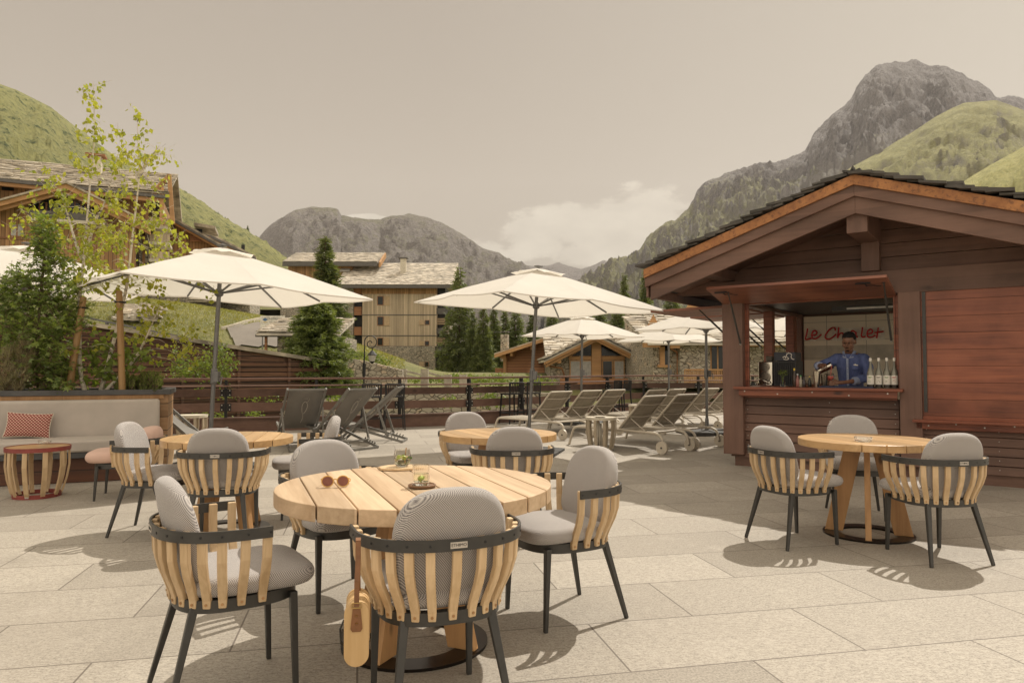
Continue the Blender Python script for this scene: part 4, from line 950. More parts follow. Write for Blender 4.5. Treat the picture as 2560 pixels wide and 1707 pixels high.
m.f = [(2*i, 2*i+2, 2*i+3, 2*i+1) for i in range(12)]; o = m.build('towel', plain('white_towel', (.7, .64, .54), .95), smooth=True); sol = o.modifiers.new('s', 'SOLIDIFY'); sol.thickness = .015; o.location = (1.34, 11.42, 0); tag(o, 'white towel hanging inside the side table by the near loungers', 'towel')
# ---------------------------------------------------------------- umbrellas
def make_umbrella(rad, za, zc, simple=False):
    root = empty('garden_umbrella'); root['category'] = 'umbrella'
    zm = zc+(za-zc)*.06; K, Q = 10, 8; m = MB()
    def edge(k):
        a = R(45*k); r_ = rad if k % 2 == 0 else rad*.7071*1.0; return Vector((r_*math.cos(a), r_*math.sin(a), zc if k % 2 == 0 else zm))
    def surf(k, u, t):
        A = edge(k); B = edge((k+1) % 8); p = A.lerp(B, u); x, y = p.x*t, p.y*t
        z = za-(za-p.z)*(t**1.08); s_ = math.sin(math.pi*u)*t
        rr = 1-.012*s_
        wr_ = noise.noise(Vector((x*2.3+rad*7, y*2.3, za*5)))*.009*t+.004*math.sin(9*t+u*5+k)*s_
        return Vector((x*rr, y*rr, z-.02*s_*t+wr_))
    for k in range(8):
        n0 = len(m.v); m.v += [tuple(surf(k, u/Q, .05+.95*t/K)) for t in range(K+1) for u in range(Q+1)]
        m.f += [(n0+t*(Q+1)+u, n0+t*(Q+1)+u+1, n0+(t+1)*(Q+1)+u+1, n0+(t+1)*(Q+1)+u) for t in range(K) for u in range(Q)]
        # hem turned down at the edge
        n1 = len(m.v); m.v += [tuple(surf(k, u/Q, 1)+Vector((0, 0, -.016))) for u in range(Q+1)]
        m.f += [(n0+K*(Q+1)+u, n0+K*(Q+1)+u+1, n1+u+1, n1+u) for u in range(Q)]
    m.raw = True
    ca = m.build('canopy', M['canvas'], root, smooth=True, ang=20)
    m = MB(); n = 40; rv = rad*.19
    for j, t in enumerate((.04, .4, .75, 1.0)):
        for i in range(n):
            a = 2*math.pi*i/n; sq = 1/max(abs(math.cos(a-R(45)+0)), abs(math.sin(a-R(45))))**.7; r_ = rv*t*sq*.9
            z = za+.055-(za-zc)*.13*t+(.010*math.sin(4*a*2+.6)*(t > .9))+.005*math.sin(a*13)*t-.018*t
            m.v.append((r_*math.cos(a), r_*math.sin(a), z-.028))
    m.f = [(j*n+i, j*n+(i+1) % n, (j+1)*n+(i+1) % n, (j+1)*n+i) for j in range(3) for i in range(n)]; m.raw = True
    m.build('vent_cap', M['canvas'], ca, smooth=True)
    m = MB(); m.lathe([(.065, za+.045), (.07, za+.055), (.03, za+.068)], n=16); m.build('finial', M['umetal'], root, smooth=True)
    m = MB(); m.tube([(0, 0, .04), (0, 0, za+.03)], .027, 16); m.build('pole', M['umetal'], root, smooth=True)
    m = MB(); m.lathe([(.035, 1.10), (.042, 1.12), (.042, 1.28), (.034, 1.30)], n=14); m.box((.05, -.02, 1.20), (.06, .07, .13)); m.tube([(.08, -.02, 1.2), (.12, -.02, 1.2), (.12, -.05, 1.1)], .008, 6); m.build('crank_box', M['umetal'], root)
    hz = za-(za-zc)*.95-.02; m = MB(); m.lathe([(.035, hz-.05), (.055, hz-.03), (.055, hz+.02), (.035, hz+.05)], n=14); m.build('runner', M['umetal'], root, smooth=True)
    for k in range(8):
        e = edge(k); m = MB(); a = Vector((e.x*.03, e.y*.03, za-.05)); pts = [Vector((e.x*t, e.y*t, za-(za-e.z)*t**1.08-.026)) for t in (.03, .3, .6, .85, .965)]
        for i in range(4): m.beam(pts[i], pts[i+1], .016, .024)
        rb = m.build('rib', M['umetal'], root)
        m = MB(); t = .50 if k % 2 == 0 else .62; m.beam(Vector((e.x*.03, e.y*.03, hz)), Vector((e.x*t, e.y*t, za-(za-e.z)*t**1.08-.05)), .016, .022); m.build('strut', M['umetal'], rb)
    m = MB()
    for i in (-1, 1):
        for j in (-1, 1): m.box((i*.255, j*.255, .035), (.48, .48, .07))
    bp = m.build('base_plate', plain('anthracite_slab_%d' % round(za*100), (.05, .048, .045), .7), root, bevel=.008)
    m = MB(); m.lathe([(.12, .071), (.12, .08), (.045, .085), (.035, .30), (.03, .32)], n=20); m.build('pole_sleeve', M['umetal'], bp, smooth=True, ang=25); return root
def uplace(proto, first, x, y, yaw, tilt, lab, grp):
    o = proto if first else copy_tree(proto); o.location = (x, y, 0)
    o.rotation_euler = (Matrix.Rotation(R(tilt), 3, 'Y') @ Matrix.Rotation(R(yaw), 3, 'Z')).to_euler(); o['label'] = lab; o['group'] = grp; return o
UG = 'cream canvas umbrellas on the terrace'
ub = make_umbrella(2.03, 2.84, 2.27)
uplace(ub, True, -3.88, 9.2, -5, 2.6, 'large cream umbrella right of the birches, behind the left rear table', UG)
uplace(ub, False, .24, 11.1, -14, 3.4, 'large cream umbrella in the middle, its leaning pole left of the loungers', UG)
far_ub = uplace(ub, False, -7.75, 11.2, -6, 2, 'cream umbrella at the far left, half hidden behind the planter shrubs', UG)
far_ub.scale = (1.13, 1.13, 1.13)
us = make_umbrella(1.45, 2.53, 2.06)
uplace(us, True, 1.62, 16.9, -10, 1, 'small cream umbrella beyond the left loungers, in front of the gabled stone chalet', UG)
uplace(us, False, 3.88, 14.3, 3, 0, 'small cream umbrella nearest the chalet side flaps, standing on dark slabs', UG)
uplace(us, False, 4.42, 20.2, -6, 0, 'small cream umbrella farthest back, partly covered by the one near the chalet', UG)
uplace(us, False, 6.3, 15.4, -4, 0, 'small cream umbrella seen only through the chalet hatch', UG)

# ---------------------------------------------------------------- loungers
M['lframe'] = plain('sand_lacquered_tube', (.54, .48, .39), .45, .1, .1)
g = NG('taupe_mesh_sling'); s3 = g.sep(g.tc.outputs['Object']); n = g.noise(g.mapping((2, 60, 2)), 1, 3); n2 = g.noise(g.mapping((60, 2, 60)), 1, 3)
col = g.mix(g.rng(g.math('ADD', n, n2), .8, 1.25), (.26, .22, .165), (.44, .39, .31)); g.fin(col, .8)
tr = g.n.new('ShaderNodeBsdfTransparent'); ms = g.n.new('ShaderNodeMixShader'); ms.inputs[0].default_value = .22
g.l.new(g.b.outputs[0], ms.inputs[1]); g.l.new(tr.outputs[0], ms.inputs[2]); g.l.new(ms.outputs[0], g.out.inputs[0]); M['mesh'] = g.m
def make_lounger():
    root = empty('sun_lounger'); root['category'] = 'lounger'
    m = MB()
    for s_ in (-1, 1):
        y = s_*.33; m.tube(crv([(-.93, y, .10), (-.90, y, .24), (-.80, y, .30), (-.6, y, .31), (0, y, .315), (.7, y, .315), (.88, y, .30), (.95, y, .22), (1.03, y, .0)], 4), .021, 10)
    for x in (-.70, -.05, .85): m.tube([(x, -.33, .31), (x, .33, .31)], .016, 8)
    m.build('frame', M['lframe'], root, smooth=True)
    m = MB(); m.box((.42, 0, .335), (.92, .60, .012)); m.build('seat_sling', M['mesh'], root)
    for s_ in (-1, 1):
        m = MB(); y = s_*.37; m.tube([(-.93, y-.018, .10), (-.93, y+.018, .10)], .10, 24); wl = m.build('wheel', M['lframe'], root, smooth=True, ang=30)
        m = MB(); m.tube([(-.93, s_*.33, .10), (-.93, y+s_*.024, .10)], .016, 10); m.build('axle', M['metal'], wl)
    a = R(46); c, s_ = math.cos(a), math.sin(a); Lb = .72; h0 = Vector((-.05, 0, .34)); B = lambda t, y, o_=0: h0+Vector((-c*Lb*t+s_*o_, 0, s_*Lb*t+c*o_))+Vector((0, y, 0))
    m = MB(); m.tube([B(0, -.30), B(.97, -.30), B(1.0, -.28), B(1, .28), B(.97, .30), B(0, .30)], .017, 8); bk = m.build('back_frame', M['lframe'], root, smooth=True)
    m = MB()
    for t in (.42, .80): m.tube([B(t, -.3, -.03), B(t, 0, -.05), B(t, .3, -.03)], .008, 6)
    m.build('cross_bar', M['lframe'], bk, smooth=True)
    m = MB(); n = 8; vs = []
    for i in range(n+1):
        for j in range(5): y = -.29+.145*j; vs.append(B(i/n, y, -.025*math.sin(math.pi*i/n)*(1-(y/.3)**2)+.005))
    m.add(vs, [(i*5+j, i*5+j+1, i*5+6+j, i*5+5+j) for i in range(n) for j in range(4)]); m.raw = True
    sl_ = m.build('back_sling', M['mesh'], root, smooth=True); q = sl_.modifiers.new('s', 'SOLIDIFY'); q.thickness = .004
    m = MB()
    for y in (-.25, .25): m.tube([B(.35, y, -.02), (-.56, y*1.15, .315)], .008, 6)
    m.tube([(-.56, -.3, .315), (-.56, .3, .315)], .008, 6); m.build('back_support', M['lframe'], root); return root
lg = make_lounger(); LG = 'sand coloured sun loungers on the terrace'; lr = math.atan2(.74, -.67)
for i, ((x, y), lab) in enumerate((((1.92, 11.83), 'near sun lounger just behind the slatted table with the towel, wheels towards us'), ((2.57, 12.43), 'second near sun lounger, its wheels in front of the umbrella slabs'),
    ((.57, 13.98), 'left sun lounger closest to the leaning umbrella pole'), ((1.22, 14.58), 'middle one of the three left sun loungers'), ((1.76, 15.07), 'rightmost of the three left sun loungers'),
    ((2.62, 15.1), 'sun lounger in the back row just behind the nearest pair'), ((3.12, 15.5), 'sun lounger in the back row left of the pole by the chalet'),
    ((4.0, 16.1), 'sun lounger right of the pole, nearly touching the chalet post in view'), ((4.62, 16.65), 'farthest sun lounger, cut off by the chalet corner post'))):
    place(lg, i == 0, (x, y, 0), lr, lab, LG)
# ---------------------------------------------------------------- deck chairs
M['dsling'] = plain('charcoal_sling', (.19, .175, .155), .85, 0, .12, 4); M['dframe'] = plain('grey_green_frame', (.20, .19, .17), .5, .2, .15)
def make_deckchair():
    root = empty('deck_chair'); root['category'] = 'deck chair'
    m = MB()
    for s_ in (-1, 1): m.beam((s_*.30, -.56, .98), (s_*.30, .50, .02), .028, .045)
    m.beam((-.30, -.55, .965), (.30, -.55, .965), .03, .03); m.beam((-.30, .48, .04), (.30, .48, .04), .03, .03); m.build('back_frame', M['dframe'], root, bevel=.003)
    m = MB()
    for s_ in (-1, 1): m.beam((s_*.265, .62, .38), (s_*.265, -.64, .02), .028, .042)
    m.beam((-.265, .61, .375), (.265, .61, .375), .03, .03); m.beam((-.265, -.63, .02), (.265, -.63, .02), .03, .03)
    for s_ in (-1, 1):
        for i in range(5): m.box((s_*.265, -.34-.055*i, .15-.016*i), (.022, .018, .035), (.5, 0, 0))
    m.build('base_frame', M['dframe'], root, bevel=.002)
    m = MB()
    for s_ in (-1, 1): m.beam((s_*.33, -.20, .66), (s_*.30, -.38, .13), .022, .04)
    m.beam((-.30, -.38, .13), (.30, -.38, .13), .02, .02); m.build('prop_frame', M['dframe'], root, bevel=.002)
    m = MB(); n = 16; pr = crv([(0, -.555, .965), (0, -.34, .755), (0, -.12, .535), (0, .07, .385), (0, .30, .31), (0, .60, .375)], 4); vs = []
    for p in pr: 
        for x in (-.27, -.09, .09, .27): vs.append((x, p.y, p.z-(.012 if abs(x) < .1 else 0)))
    K = len(pr); m.add(vs, [(i*4+j, i*4+j+1, i*4+5+j, i*4+4+j) for i in range(K-1) for j in range(3)]); m.raw = True
    o = m.build('sling', M['dsling'], root, smooth=True); q = o.modifiers.new('s', 'SOLIDIFY'); q.thickness = .004
    m = MB(); 
    def sp(x, t): y = -.47+t*.28; z = .86-t*.37; return (x, y-.012, z-.012)
    m.tube(crv([sp(-.02, 1.15), sp(0, .9), sp(-.03, .6), sp(-.035, .35), sp(0, .2), sp(.045, .35), sp(.035, .6), sp(-.0, .75)]), .006, 5); m.tube(crv([sp(.02, .28), sp(.055, .15), sp(.06, .05)]), .0035, 5)
    for i in range(3): m.tube([sp(-.01+.018*i, .12), sp(-.012+.02*i, .05)], .0025, 5)
    m.build('printed_emblem', plain('faded_print', (.34, .31, .27), .9), o); return root
dc = make_deckchair(); DG = 'charcoal sling deck chairs by the railing'
for i, (x, y, d, lab) in enumerate(((-3.50, 11.85, (-.46, .89), 'charcoal deck chair seen squarely from behind with a faint emblem on its sling'), (-2.86, 11.9, (-.82, .57), 'charcoal deck chair turned to the left, its notched base bar towards us'),
    (-2.55, 12.85, (-1, .02), 'charcoal deck chair in profile at the right end of the group'), (-4.98, 10.8, (1, .15), 'low charcoal deck chair partly hidden behind the planter end'))):
    place(dc, i == 0, (x, y, 0), face(d), lab, DG)
# ---------------------------------------------------------------- bar stools
def make_stool():
    root = empty('bar_stool'); root['category'] = 'bar stool'
    m = MB(); m.box((0, 0, .70), (.42, .40, .03)); m.build('seat', M['black'], root, bevel=.01)
    for sx_ in (-1, 1):
        for sy in (-1, 1): m = MB(); m.beam((sx_*.18, sy*.17, .70), (sx_*.215, sy*.215, 0), .032, .032, (0, 1, 0), .022, .022); m.build('leg', M['black'], root)
    m = MB(); m.tube([(-.19, .2, .25), (.19, .2, .25)], .011, 6); m.tube([(-.20, -.2, .25), (.20, -.2, .25)], .011, 6)
    for s_ in (-1, 1): m.tube([(s_*.2, -.2, .25), (s_*.2, .2, .25)], .011, 6)
    m.build('footrest', M['black'], root)
    m = MB()
    for i in range(9): x = -.18+.045*i; m.beam((x*.95, -.19, .71), (x, -.235+abs(x)*.15, .965), .020, .012, (0, 1, 0))
    m.tube([(-.2, -.19, .965), (0, -.24, .97), (.2, -.19, .965)], .014, 8); m.beam((-.19, -.185, .70), (-.2, -.195, .96), .03, .02, (0, 1, 0)); m.beam((.19, -.185, .70), (.2, -.195, .96), .03, .02, (0, 1, 0))
    m.build('slatted_back', M['black'], root); return root
stl = make_stool(); SG = 'black slatted bar stools at the railing ledge'
for i, (x, y, d, lab) in enumerate(((-2.98, 15.2, (-.25, 1), 'black bar stool at the ledge just behind the deck chairs'), (-2.52, 15.35, (-.25, 1), 'black bar stool right next to the one behind the deck chairs'),
    (.0, 17.05, (-.55, .8), 'black bar stool at the ledge left of the leaning umbrella pole'), (.42, 17.45, (-.55, .8), 'black bar stool at the ledge directly behind the leaning umbrella pole'),
    (2.75, 19.7, (-.75, .6), 'left one of two distant black stools between the umbrella poles'), (3.05, 19.95, (-.75, .6), 'right one of two distant black stools between the umbrella poles'))):
    place(stl, i == 0, (x, y, 0), face(d), lab, SG)
# ---------------------------------------------------------------- planter bench
SO = Vector((-4.46, 9.05, 0)); SRZ = R(22)
M['plankend'] = wood('planter_planks', (.40, .24, .12), (.27, .15, .07), 'x', 'z', .17, .006, gs=7, tone=.2); M['coping'] = plain('dark_grey_coping', (.075, .073, .072), .6)
M['darkplank'] = wood('dark_bench_base', (.12, .045, .02), (.07, .028, .014), 'x', 'z', .14, .006, gs=7, tone=.2)
plr = empty('planter', SO, SRZ, 'long wooden planter with dark grey coping behind the sofa, full of birches and shrubs', 'planter')
m = MB(); m.box((-3.45, .72, .485), (7.1, 1.06, .965)); m.build('wooden_box', M['plankend'], plr)
m = MB()
for yc in (.20, 1.24): m.box((-3.45, yc, 1.0), (7.16, .12, .065))
for xc in (.07, -6.9): m.box((xc, .72, 1.0), (.12, .92, .065))
m.build('coping', M['coping'], plr, bevel=.004)
m = MB(); m.box((-3.4, .175, .94), (6.9, .02, .05)); m.build('trim_board', M['legwood'], plr)
m = MB(); m.box((-3.42, .72, .972), (6.9, .92, .02)); m.build('soil', plain('dark_soil', (.05, .035, .025), .95, 0, .4, 20, .5), plr)
sf = empty('sofa', SO, SRZ, 'long built in sofa with light grey cushions against the planter', 'sofa')
m = MB(); m.box((-2.54, .085, .68), (5.1, .15, .47)); m.build('back_cushion', M['sofa'], sf, bevel=.035, segs=4, smooth=True)
m = MB(); m.box((-2.75, -.33, .415), (5.1, .66, .135)); m.build('seat_cushion', M['sofa'], sf, bevel=.03, segs=4, smooth=True)
m = MB(); m.box((-2.75, -.31, .315), (5.1, .66, .06)); m.build('seat_board', M['coping'], sf)
m = MB(); m.box((-2.75, -.22, .145), (5.0, .72, .28)); m.build('base', M['darkplank'], sf)
g = NG('red_dotted_fabric'); s3 = g.sep(g.tc.outputs['Object']); k = 2*math.pi/.066
a_ = g.math('ADD', s3[0], s3[2]); b_ = g.math('SUBTRACT', s3[0], s3[2])
f = g.math('MULTIPLY', g.math('SINE', g.math('MULTIPLY', a_, k)), g.math('SINE', g.math('MULTIPLY', b_, k))); f = g.rng(g.math('ABSOLUTE', f), .42, .6); f = g.math('MINIMUM', g.math('MAXIMUM', f, 0), 1)
M['dots'] = g.fin(g.mix(f, (.20, .025, .018), (.62, .42, .34)), .9)
def throw(name):
    m = MB(); n = 18; 
    for sgn in (-1, 1):
        for i in range(n+1):
            for j in range(n+1):
                u = -1+2*i/n; v = -1+2*j/n; e = max(0, (1-u*u)*(1-v*v))**.42; px = 1-.10*(1-u*u); pz = 1-.10*(1-v*v)
                m.v.append((u*.235*(1-.08*(1-v*v)), sgn*.062*e, v*.15*(1-.10*(1-u*u))))
        b = 0 if sgn < 0 else (n+1)**2
        for i in range(n):
            for j in range(n):
                q = (b+i*(n+1)+j, b+(i+1)*(n+1)+j, b+(i+1)*(n+1)+j+1, b+i*(n+1)+j+1); m.f.append(q if sgn < 0 else q[::-1])
    return m
pil = empty('throw_pillow', SO+Vector((0, 0, 0)), SRZ, 'dark red throw pillow with pale dots leaning on the sofa back', 'pillow')
m = throw('p'); mm = MB(); mm.v = [tuple(Matrix.Translation((-1.36, -.10, .635)) @ Matrix.Rotation(R(-18), 4, 'X') @ Matrix.Rotation(R(4), 4, 'Y') @ Vector(p)) for p in m.v]; mm.f = m.f
po = mm.build('cover', M['dots'], pil, smooth=True, ang=80)
m = MB(); pts = []
n = 18
for i in range(4*n):
    s_, t = divmod(i, n); t = -1+2*t/n; u, v = ((t, -1), (1, t), (-t, 1), (-1, -t))[s_]; pts.append(Matrix.Translation((-1.36, -.10, .635)) @ Matrix.Rotation(R(-18), 4, 'X') @ Matrix.Rotation(R(4), 4, 'Y') @ Vector((u*.235*(1-.08*(1-v*v)), 0, v*.15*(1-.10*(1-u*u)))))
m.tube(pts, .005, 6, closed=True); m.build('piping', M['palerim'], pil, smooth=True)

# ---------------------------------------------------------------- planting in the planter
def leaf(m, c, s_, r_, droop=.3, aspect=.75):
    d = Vector((r_.gauss(0, 1), r_.gauss(0, 1), r_.gauss(0, 1)-droop)).normalized(); q = Vector((r_.gauss(0, 1), r_.gauss(0, 1), r_.gauss(0, 1))); x = d.cross(q).normalized(); n = x.cross(d)
    s_ *= r_.uniform(.7, 1.25); b = len(m.v)
    m.v += [tuple(c), tuple(c+d*s_*.4+x*s_*aspect*.5+n*s_*.08), tuple(c+d*s_), tuple(c+d*s_*.4-x*s_*aspect*.5+n*s_*.08)]; m.f += [(b, b+1, b+2), (b, b+2, b+3)]
def palm_leaf(m, c, s_, r_):
    nrm = Vector((r_.gauss(0, .5), r_.gauss(0, .5), 1)).normalized(); x = nrm.cross(Vector((r_.random()-.5, r_.random()-.5, .1))).normalized(); y = nrm.cross(x); b = len(m.v)
    s_ *= r_.uniform(.7, 1.2); angs = (90, 62, 38, 8, -22, -60, -90, -120, -158, 172, 142, 118); rad = (1, .42, .95, .4, .8, .25, .1, .25, .8, .4, .95, .42)
    m.v.append(tuple(c)); m.v += [tuple(c+(x*math.cos(R(a))+y*math.sin(R(a)))*s_*q-nrm*s_*q*q*.25) for a, q in zip(angs, rad)]; m.f += [(b, b+1+i, b+1+(i+1) % 12) for i in range(12)]
def birch(trunks, clusters, label, seed, nbr, extra=(), D0=9.3):
    r_ = random.Random(seed); root = empty('birch_tree', trunks[0][0], 0, label, 'tree', 'young birches staked in the planter'); org = Vector(trunks[0][0])
    m = MB(); lf = MB(); tw = MB()
    for tk, r0 in [(t, .034 if i == 0 else .026) for i, t in enumerate(trunks)]:
        pts = crv([Vector(p)-org for p in tk], 6); n = len(pts); m.tube(pts, [max(.003, r0*(1-.93*(i/(n-1))**.9)) for i in range(n)], 8)
        H = pts[-1].z
        for i in range(nbr if tk is trunks[0] else nbr//2):
            t = r_.uniform(.22, .985)**.9; p = pts[int(t*(n-1))]; a = r_.random()*6.28; ln = (.07+.62*(1-t))*r_.uniform(.5, 1.2)
            d = Vector((math.cos(a), math.sin(a), 0)); bp = [p+d*ln*s_+Vector((0, 0, ln*(.75*s_-.62*s_*s_*(1.3-.5*t)))) for s_ in (0, .25, .5, .75, 1)]
            tw.tube(bp, [.006*(1-t*.6), .005*(1-t*.6), .004*(1-t*.5), .002, .001], 4)
            for j in range(int(3+14*ln)):
                s_ = r_.uniform(.2, 1); k = min(3, int(s_*4)); f = s_*4-k; c = bp[k].lerp(bp[k+1], f)+Vector((r_.gauss(0, .035), r_.gauss(0, .035), r_.gauss(-.03, .035))); leaf(lf, c, .070, r_, 1.2, .85)
    for u, v, ru, rv, cnt in clusters:
        for _ in range(max(1, cnt//13)):
            D = D0+r_.gauss(0, .22); a = r_.random()*6.28; q = r_.random()**.6; c = P(u+math.cos(a)*q*ru, v+math.sin(a)*q*rv, D)-org; dd = Vector((r_.gauss(0, .09), r_.gauss(0, .09), -.08))
            tw.tube([c-dd*1.2+Vector((0, 0, .02)), c, c+dd], .0016, 3)
            for _ in range(9): leaf(lf, c+dd*r_.uniform(-1, 1)+Vector((r_.gauss(0, .03), r_.gauss(0, .03), r_.gauss(0, .03))), .068, r_, 1.2, .8)
    tr_ = m.build('trunk', M['birchbark'], root, smooth=True); tw.build('twigs', M['birchbark'], tr_); lf.raw = True; lf.build('crown', M['birchleaf'], root)
    return root
T = lambda L_, D: [P(u, v, D+(d[0] if d else 0)) for u, v, *d in L_]
birch([T([(213, 990), (211, 975), (200, 912), (199, 744), (206, 680), (212, 620), (223, 485), (233, 380), (236, 320), (233, 205)], 9.25), T([(207, 650), (190, 610), (165, 520), (150, 470)], 9.2), T([(213, 650), (235, 560), (262, 505), (298, 375)], 9.35)],
      [(232, 250, 14, 45, 75), (215, 320, 45, 35, 90), (280, 330, 30, 14, 35), (200, 400, 60, 40, 90), (120, 470, 60, 45, 110), (170, 590, 50, 80, 170), (90, 560, 55, 60, 110), (60, 590, 30, 50, 50), (235, 650, 50, 60, 170), (255, 590, 60, 60, 210), (210, 700, 40, 45, 80), (270, 440, 40, 55, 60)],
      'taller young birch in the planter, tied to the leaning stake', 3, 30)
birch([T([(250, 988), (262, 940), (275, 890), (309, 752), (321, 686), (331, 592), (348, 437), (345, 350), (343, 272)], 9.35), T([(256, 985), (325, 912), (360, 855), (391, 783), (400, 760)], 9.3), T([(349, 440), (372, 400), (398, 365)], 9.35)],
      [(344, 330, 12, 60, 60), (320, 390, 45, 30, 60), (385, 385, 16, 25, 28), (350, 450, 60, 30, 100), (300, 500, 45, 40, 110), (380, 510, 45, 40, 110), (330, 580, 60, 50, 170), (420, 590, 50, 40, 90), (450, 610, 35, 35, 60), (395, 640, 50, 30, 80), (400, 720, 45, 25, 60), (500, 700, 40, 22, 30), (390, 790, 60, 40, 110), (450, 820, 60, 35, 110), (490, 870, 35, 50, 70), (540, 730, 15, 15, 12), (330, 820, 30, 30, 40)],
      'shorter many stemmed birch in the planter, tied to the upright stake', 8, 26)
for (a, b), lab in ((((170, 990), (209, 742)), 'leaning pine stake with black tie beside the taller birch'), (((306, 985), (298, 727)), 'upright pine stake with black tie beside the shorter birch')):
    A = P(*a, 9.12); B_ = P(*b, 9.12); st_ = empty('tree_stake', A, 0, lab, 'stake', 'wooden tree stakes'); m = MB(); m.tube([Vector((0, 0, -.02)), (B_-A)*.99, B_-A], [.042, .038, .034], 14); m.build('post', M['stake'], st_, smooth=True, ang=30)
    m = MB(); c = (B_-A)*.89; m.tube([c+Vector((.06*math.cos(t), .05*math.sin(t)+.02, 0)) for t in [i*math.pi/6 for i in range(12)]], .012, 6, closed=True); m.build('tie', M['black'], st_)
def bush(name, cl, mat, lab, cat, size, D, seed, palm=False, stems=None, needle=False, kind_leaf=leaf, grp=None):
    r_ = random.Random(seed); org = P(cl[0][0], 985, D); root = empty(name, org, 0, lab, cat, grp); lf = MB(); tw = MB()
    for u, v, ru, rv, cnt in cl:
        for _ in range(max(1, cnt//8)):
            a = r_.random()*6.28; q = r_.random()**.5; dz = r_.gauss(0, ru/1790*D*.55); c = P(u+math.cos(a)*q*ru, v+math.sin(a)*q*rv, D+dz)-org
            d = Vector((r_.gauss(0, .1), r_.gauss(0, .1), r_.gauss(.05, .08))); tw.tube([c-d*1.6, c, c+d], .0025, 3)
            for _ in range(8):
                p = c+d*r_.uniform(-1, 1)+Vector((r_.gauss(0, .045), r_.gauss(0, .045), r_.gauss(0, .03)))
                if palm: palm_leaf(lf, p, size, r_)
                else: leaf(lf, p, size, r_, .1)
    lf.raw = True; lf.build('foliage', mat, root)
    if stems:
        for s_ in stems: tw.tube(crv([P(*p, D)-org for p in s_], 4), .016, 6)
    tw.build('stems', M['bark'], root); return root
bush('maple_shrub', [(110, 590, 34, 40, 260), (120, 640, 45, 40, 330), (60, 720, 62, 45, 420), (140, 720, 60, 45, 380), (175, 790, 35, 45, 230), (90, 800, 90, 60, 800), (20, 760, 45, 55, 300), (120, 880, 70, 55, 650), (50, 870, 60, 55, 400), (150, 945, 50, 40, 330), (105, 950, 60, 35, 330)],
     M['mapleleaf'], 'dense dark green maple shrub at the left end of the planter', 'shrub', .058, 9.2, 21, True, [[(95, 990), (92, 900), (100, 760), (115, 600)], [(180, 985), (150, 850), (60, 700)]])
def needles(name, blobs, mat, lab, D, seed, ln=.055, nd=26):
    r_ = random.Random(seed); org = P(blobs[0][0], 985, D); root = empty(name, org, 0, lab, 'shrub'); m = MB(); tw = MB()
    for u, v, ru, rv, cnt in blobs:
        for _ in range(cnt):
            a = r_.random()*6.28; q = r_.random()**.45; c = P(u+math.cos(a)*q*ru, v+math.sin(a)*q*rv, D+r_.gauss(0, ru/1790*D*.5))-org
            d0 = Vector((math.cos(a)*.5*q, r_.gauss(0, .4), .8)).normalized(); tw.tube([c-d0*.09, c+d0*.03], .003, 3)
            for _ in range(nd):
                d = (d0*.8+Vector((r_.gauss(0, .6), r_.gauss(0, .6), r_.gauss(0, .5)))).normalized(); x = d.cross(Vector((r_.random(), r_.random(), .3))).normalized()*.0028; s0 = c+d0*r_.uniform(-.06, .03); b = len(m.v)
                m.v += [tuple(s0-x), tuple(s0+x), tuple(s0+d*ln*r_.uniform(.6, 1.2))]; m.f.append((b, b+1, b+2))
    m.raw = True; m.build('foliage', mat, root); tw.build('stems', M['bark'], root)
needles('dwarf_pine', [(345, 962, 62, 20, 420), (310, 950, 30, 18, 140), (375, 948, 32, 18, 170)], M['pineleaf'], 'low green dwarf pine at the right end of the planter', 9.42, 31, .030, 34)
needles('mountain_pine', [(35, 920, 38, 60, 150), (62, 880, 18, 45, 50), (20, 960, 30, 25, 60)], M['greypine'], 'grey green mountain pine with brown needles at the left edge of the planter', 8.85, 33, .07)
bush('climbing_vine', [(250, 880, 40, 40, 110), (240, 930, 30, 35, 80), (350, 895, 40, 25, 90), (300, 905, 40, 22, 60)], M['shrubleaf'], 'broad leaved light green climber between the birch stems', 'plant', .09, 9.35, 44)
bush('garden_shrub', [(500, 925, 70, 25, 900), (545, 905, 40, 40, 700), (450, 910, 30, 35, 300), (520, 980, 90, 12, 160), (650, 992, 60, 10, 90), (600, 1035, 70, 14, 160), (520, 1040, 60, 14, 120)], M['shrubleaf'], 'bright yellow green shrub behind the railing by the left umbrella pole', 'shrub', .065, 17.2, 45)
# ---------------------------------------------------------------- terrain
def interp(x, pts):
    if x <= pts[0][0]: return pts[0][1]
    for (a, b), (c, d) in zip(pts, pts[1:]):
        if x <= c: return b+(d-b)*(x-a)/(c-a)
    return pts[-1][1]
def sm(t): t = min(1, max(0, t)); return t*t*(3-2*t)
def H(x, y):
    az = x/max(y, 1); A = interp(az, ((-.9, .13), (-.6, .105), (-.45, .088), (-.34, .070), (-.25, .045), (-.17, .018), (-.10, -.006), (.8, -.006)))
    if az > -.33: q_ = sm((az+.33)/.08)*sm((y-48)/25); A = A*(1-q_)-.006*q_
    s_ = sm((y-22)/26); z = CAMH+y*A
    z = -4*(1-s_)+z*s_
    if y > 40: z += .25*noise.noise(Vector((x*.06, y*.06, 0)))*min(1, (y-40)/30)
    return z
def hit(u, v):
    cx = (u-CX)/FPX; y = 23.0; prev = None
    while y < 500:
        p = P(u, v, y); h = H(p.x, y)
        if p.z < h: return Vector((p.x, y, h))
        y += .4
    return Vector((P(u, v, 120).x, 120, H(P(u, v, 120).x, 120)))
g = NG('hill_meadow'); v = g.mapping(); n = g.noise(v, .35, 8, .7); n2 = g.noise(v, 3.5, 6, .7); n3 = g.noise(v, 20, 3, .7)
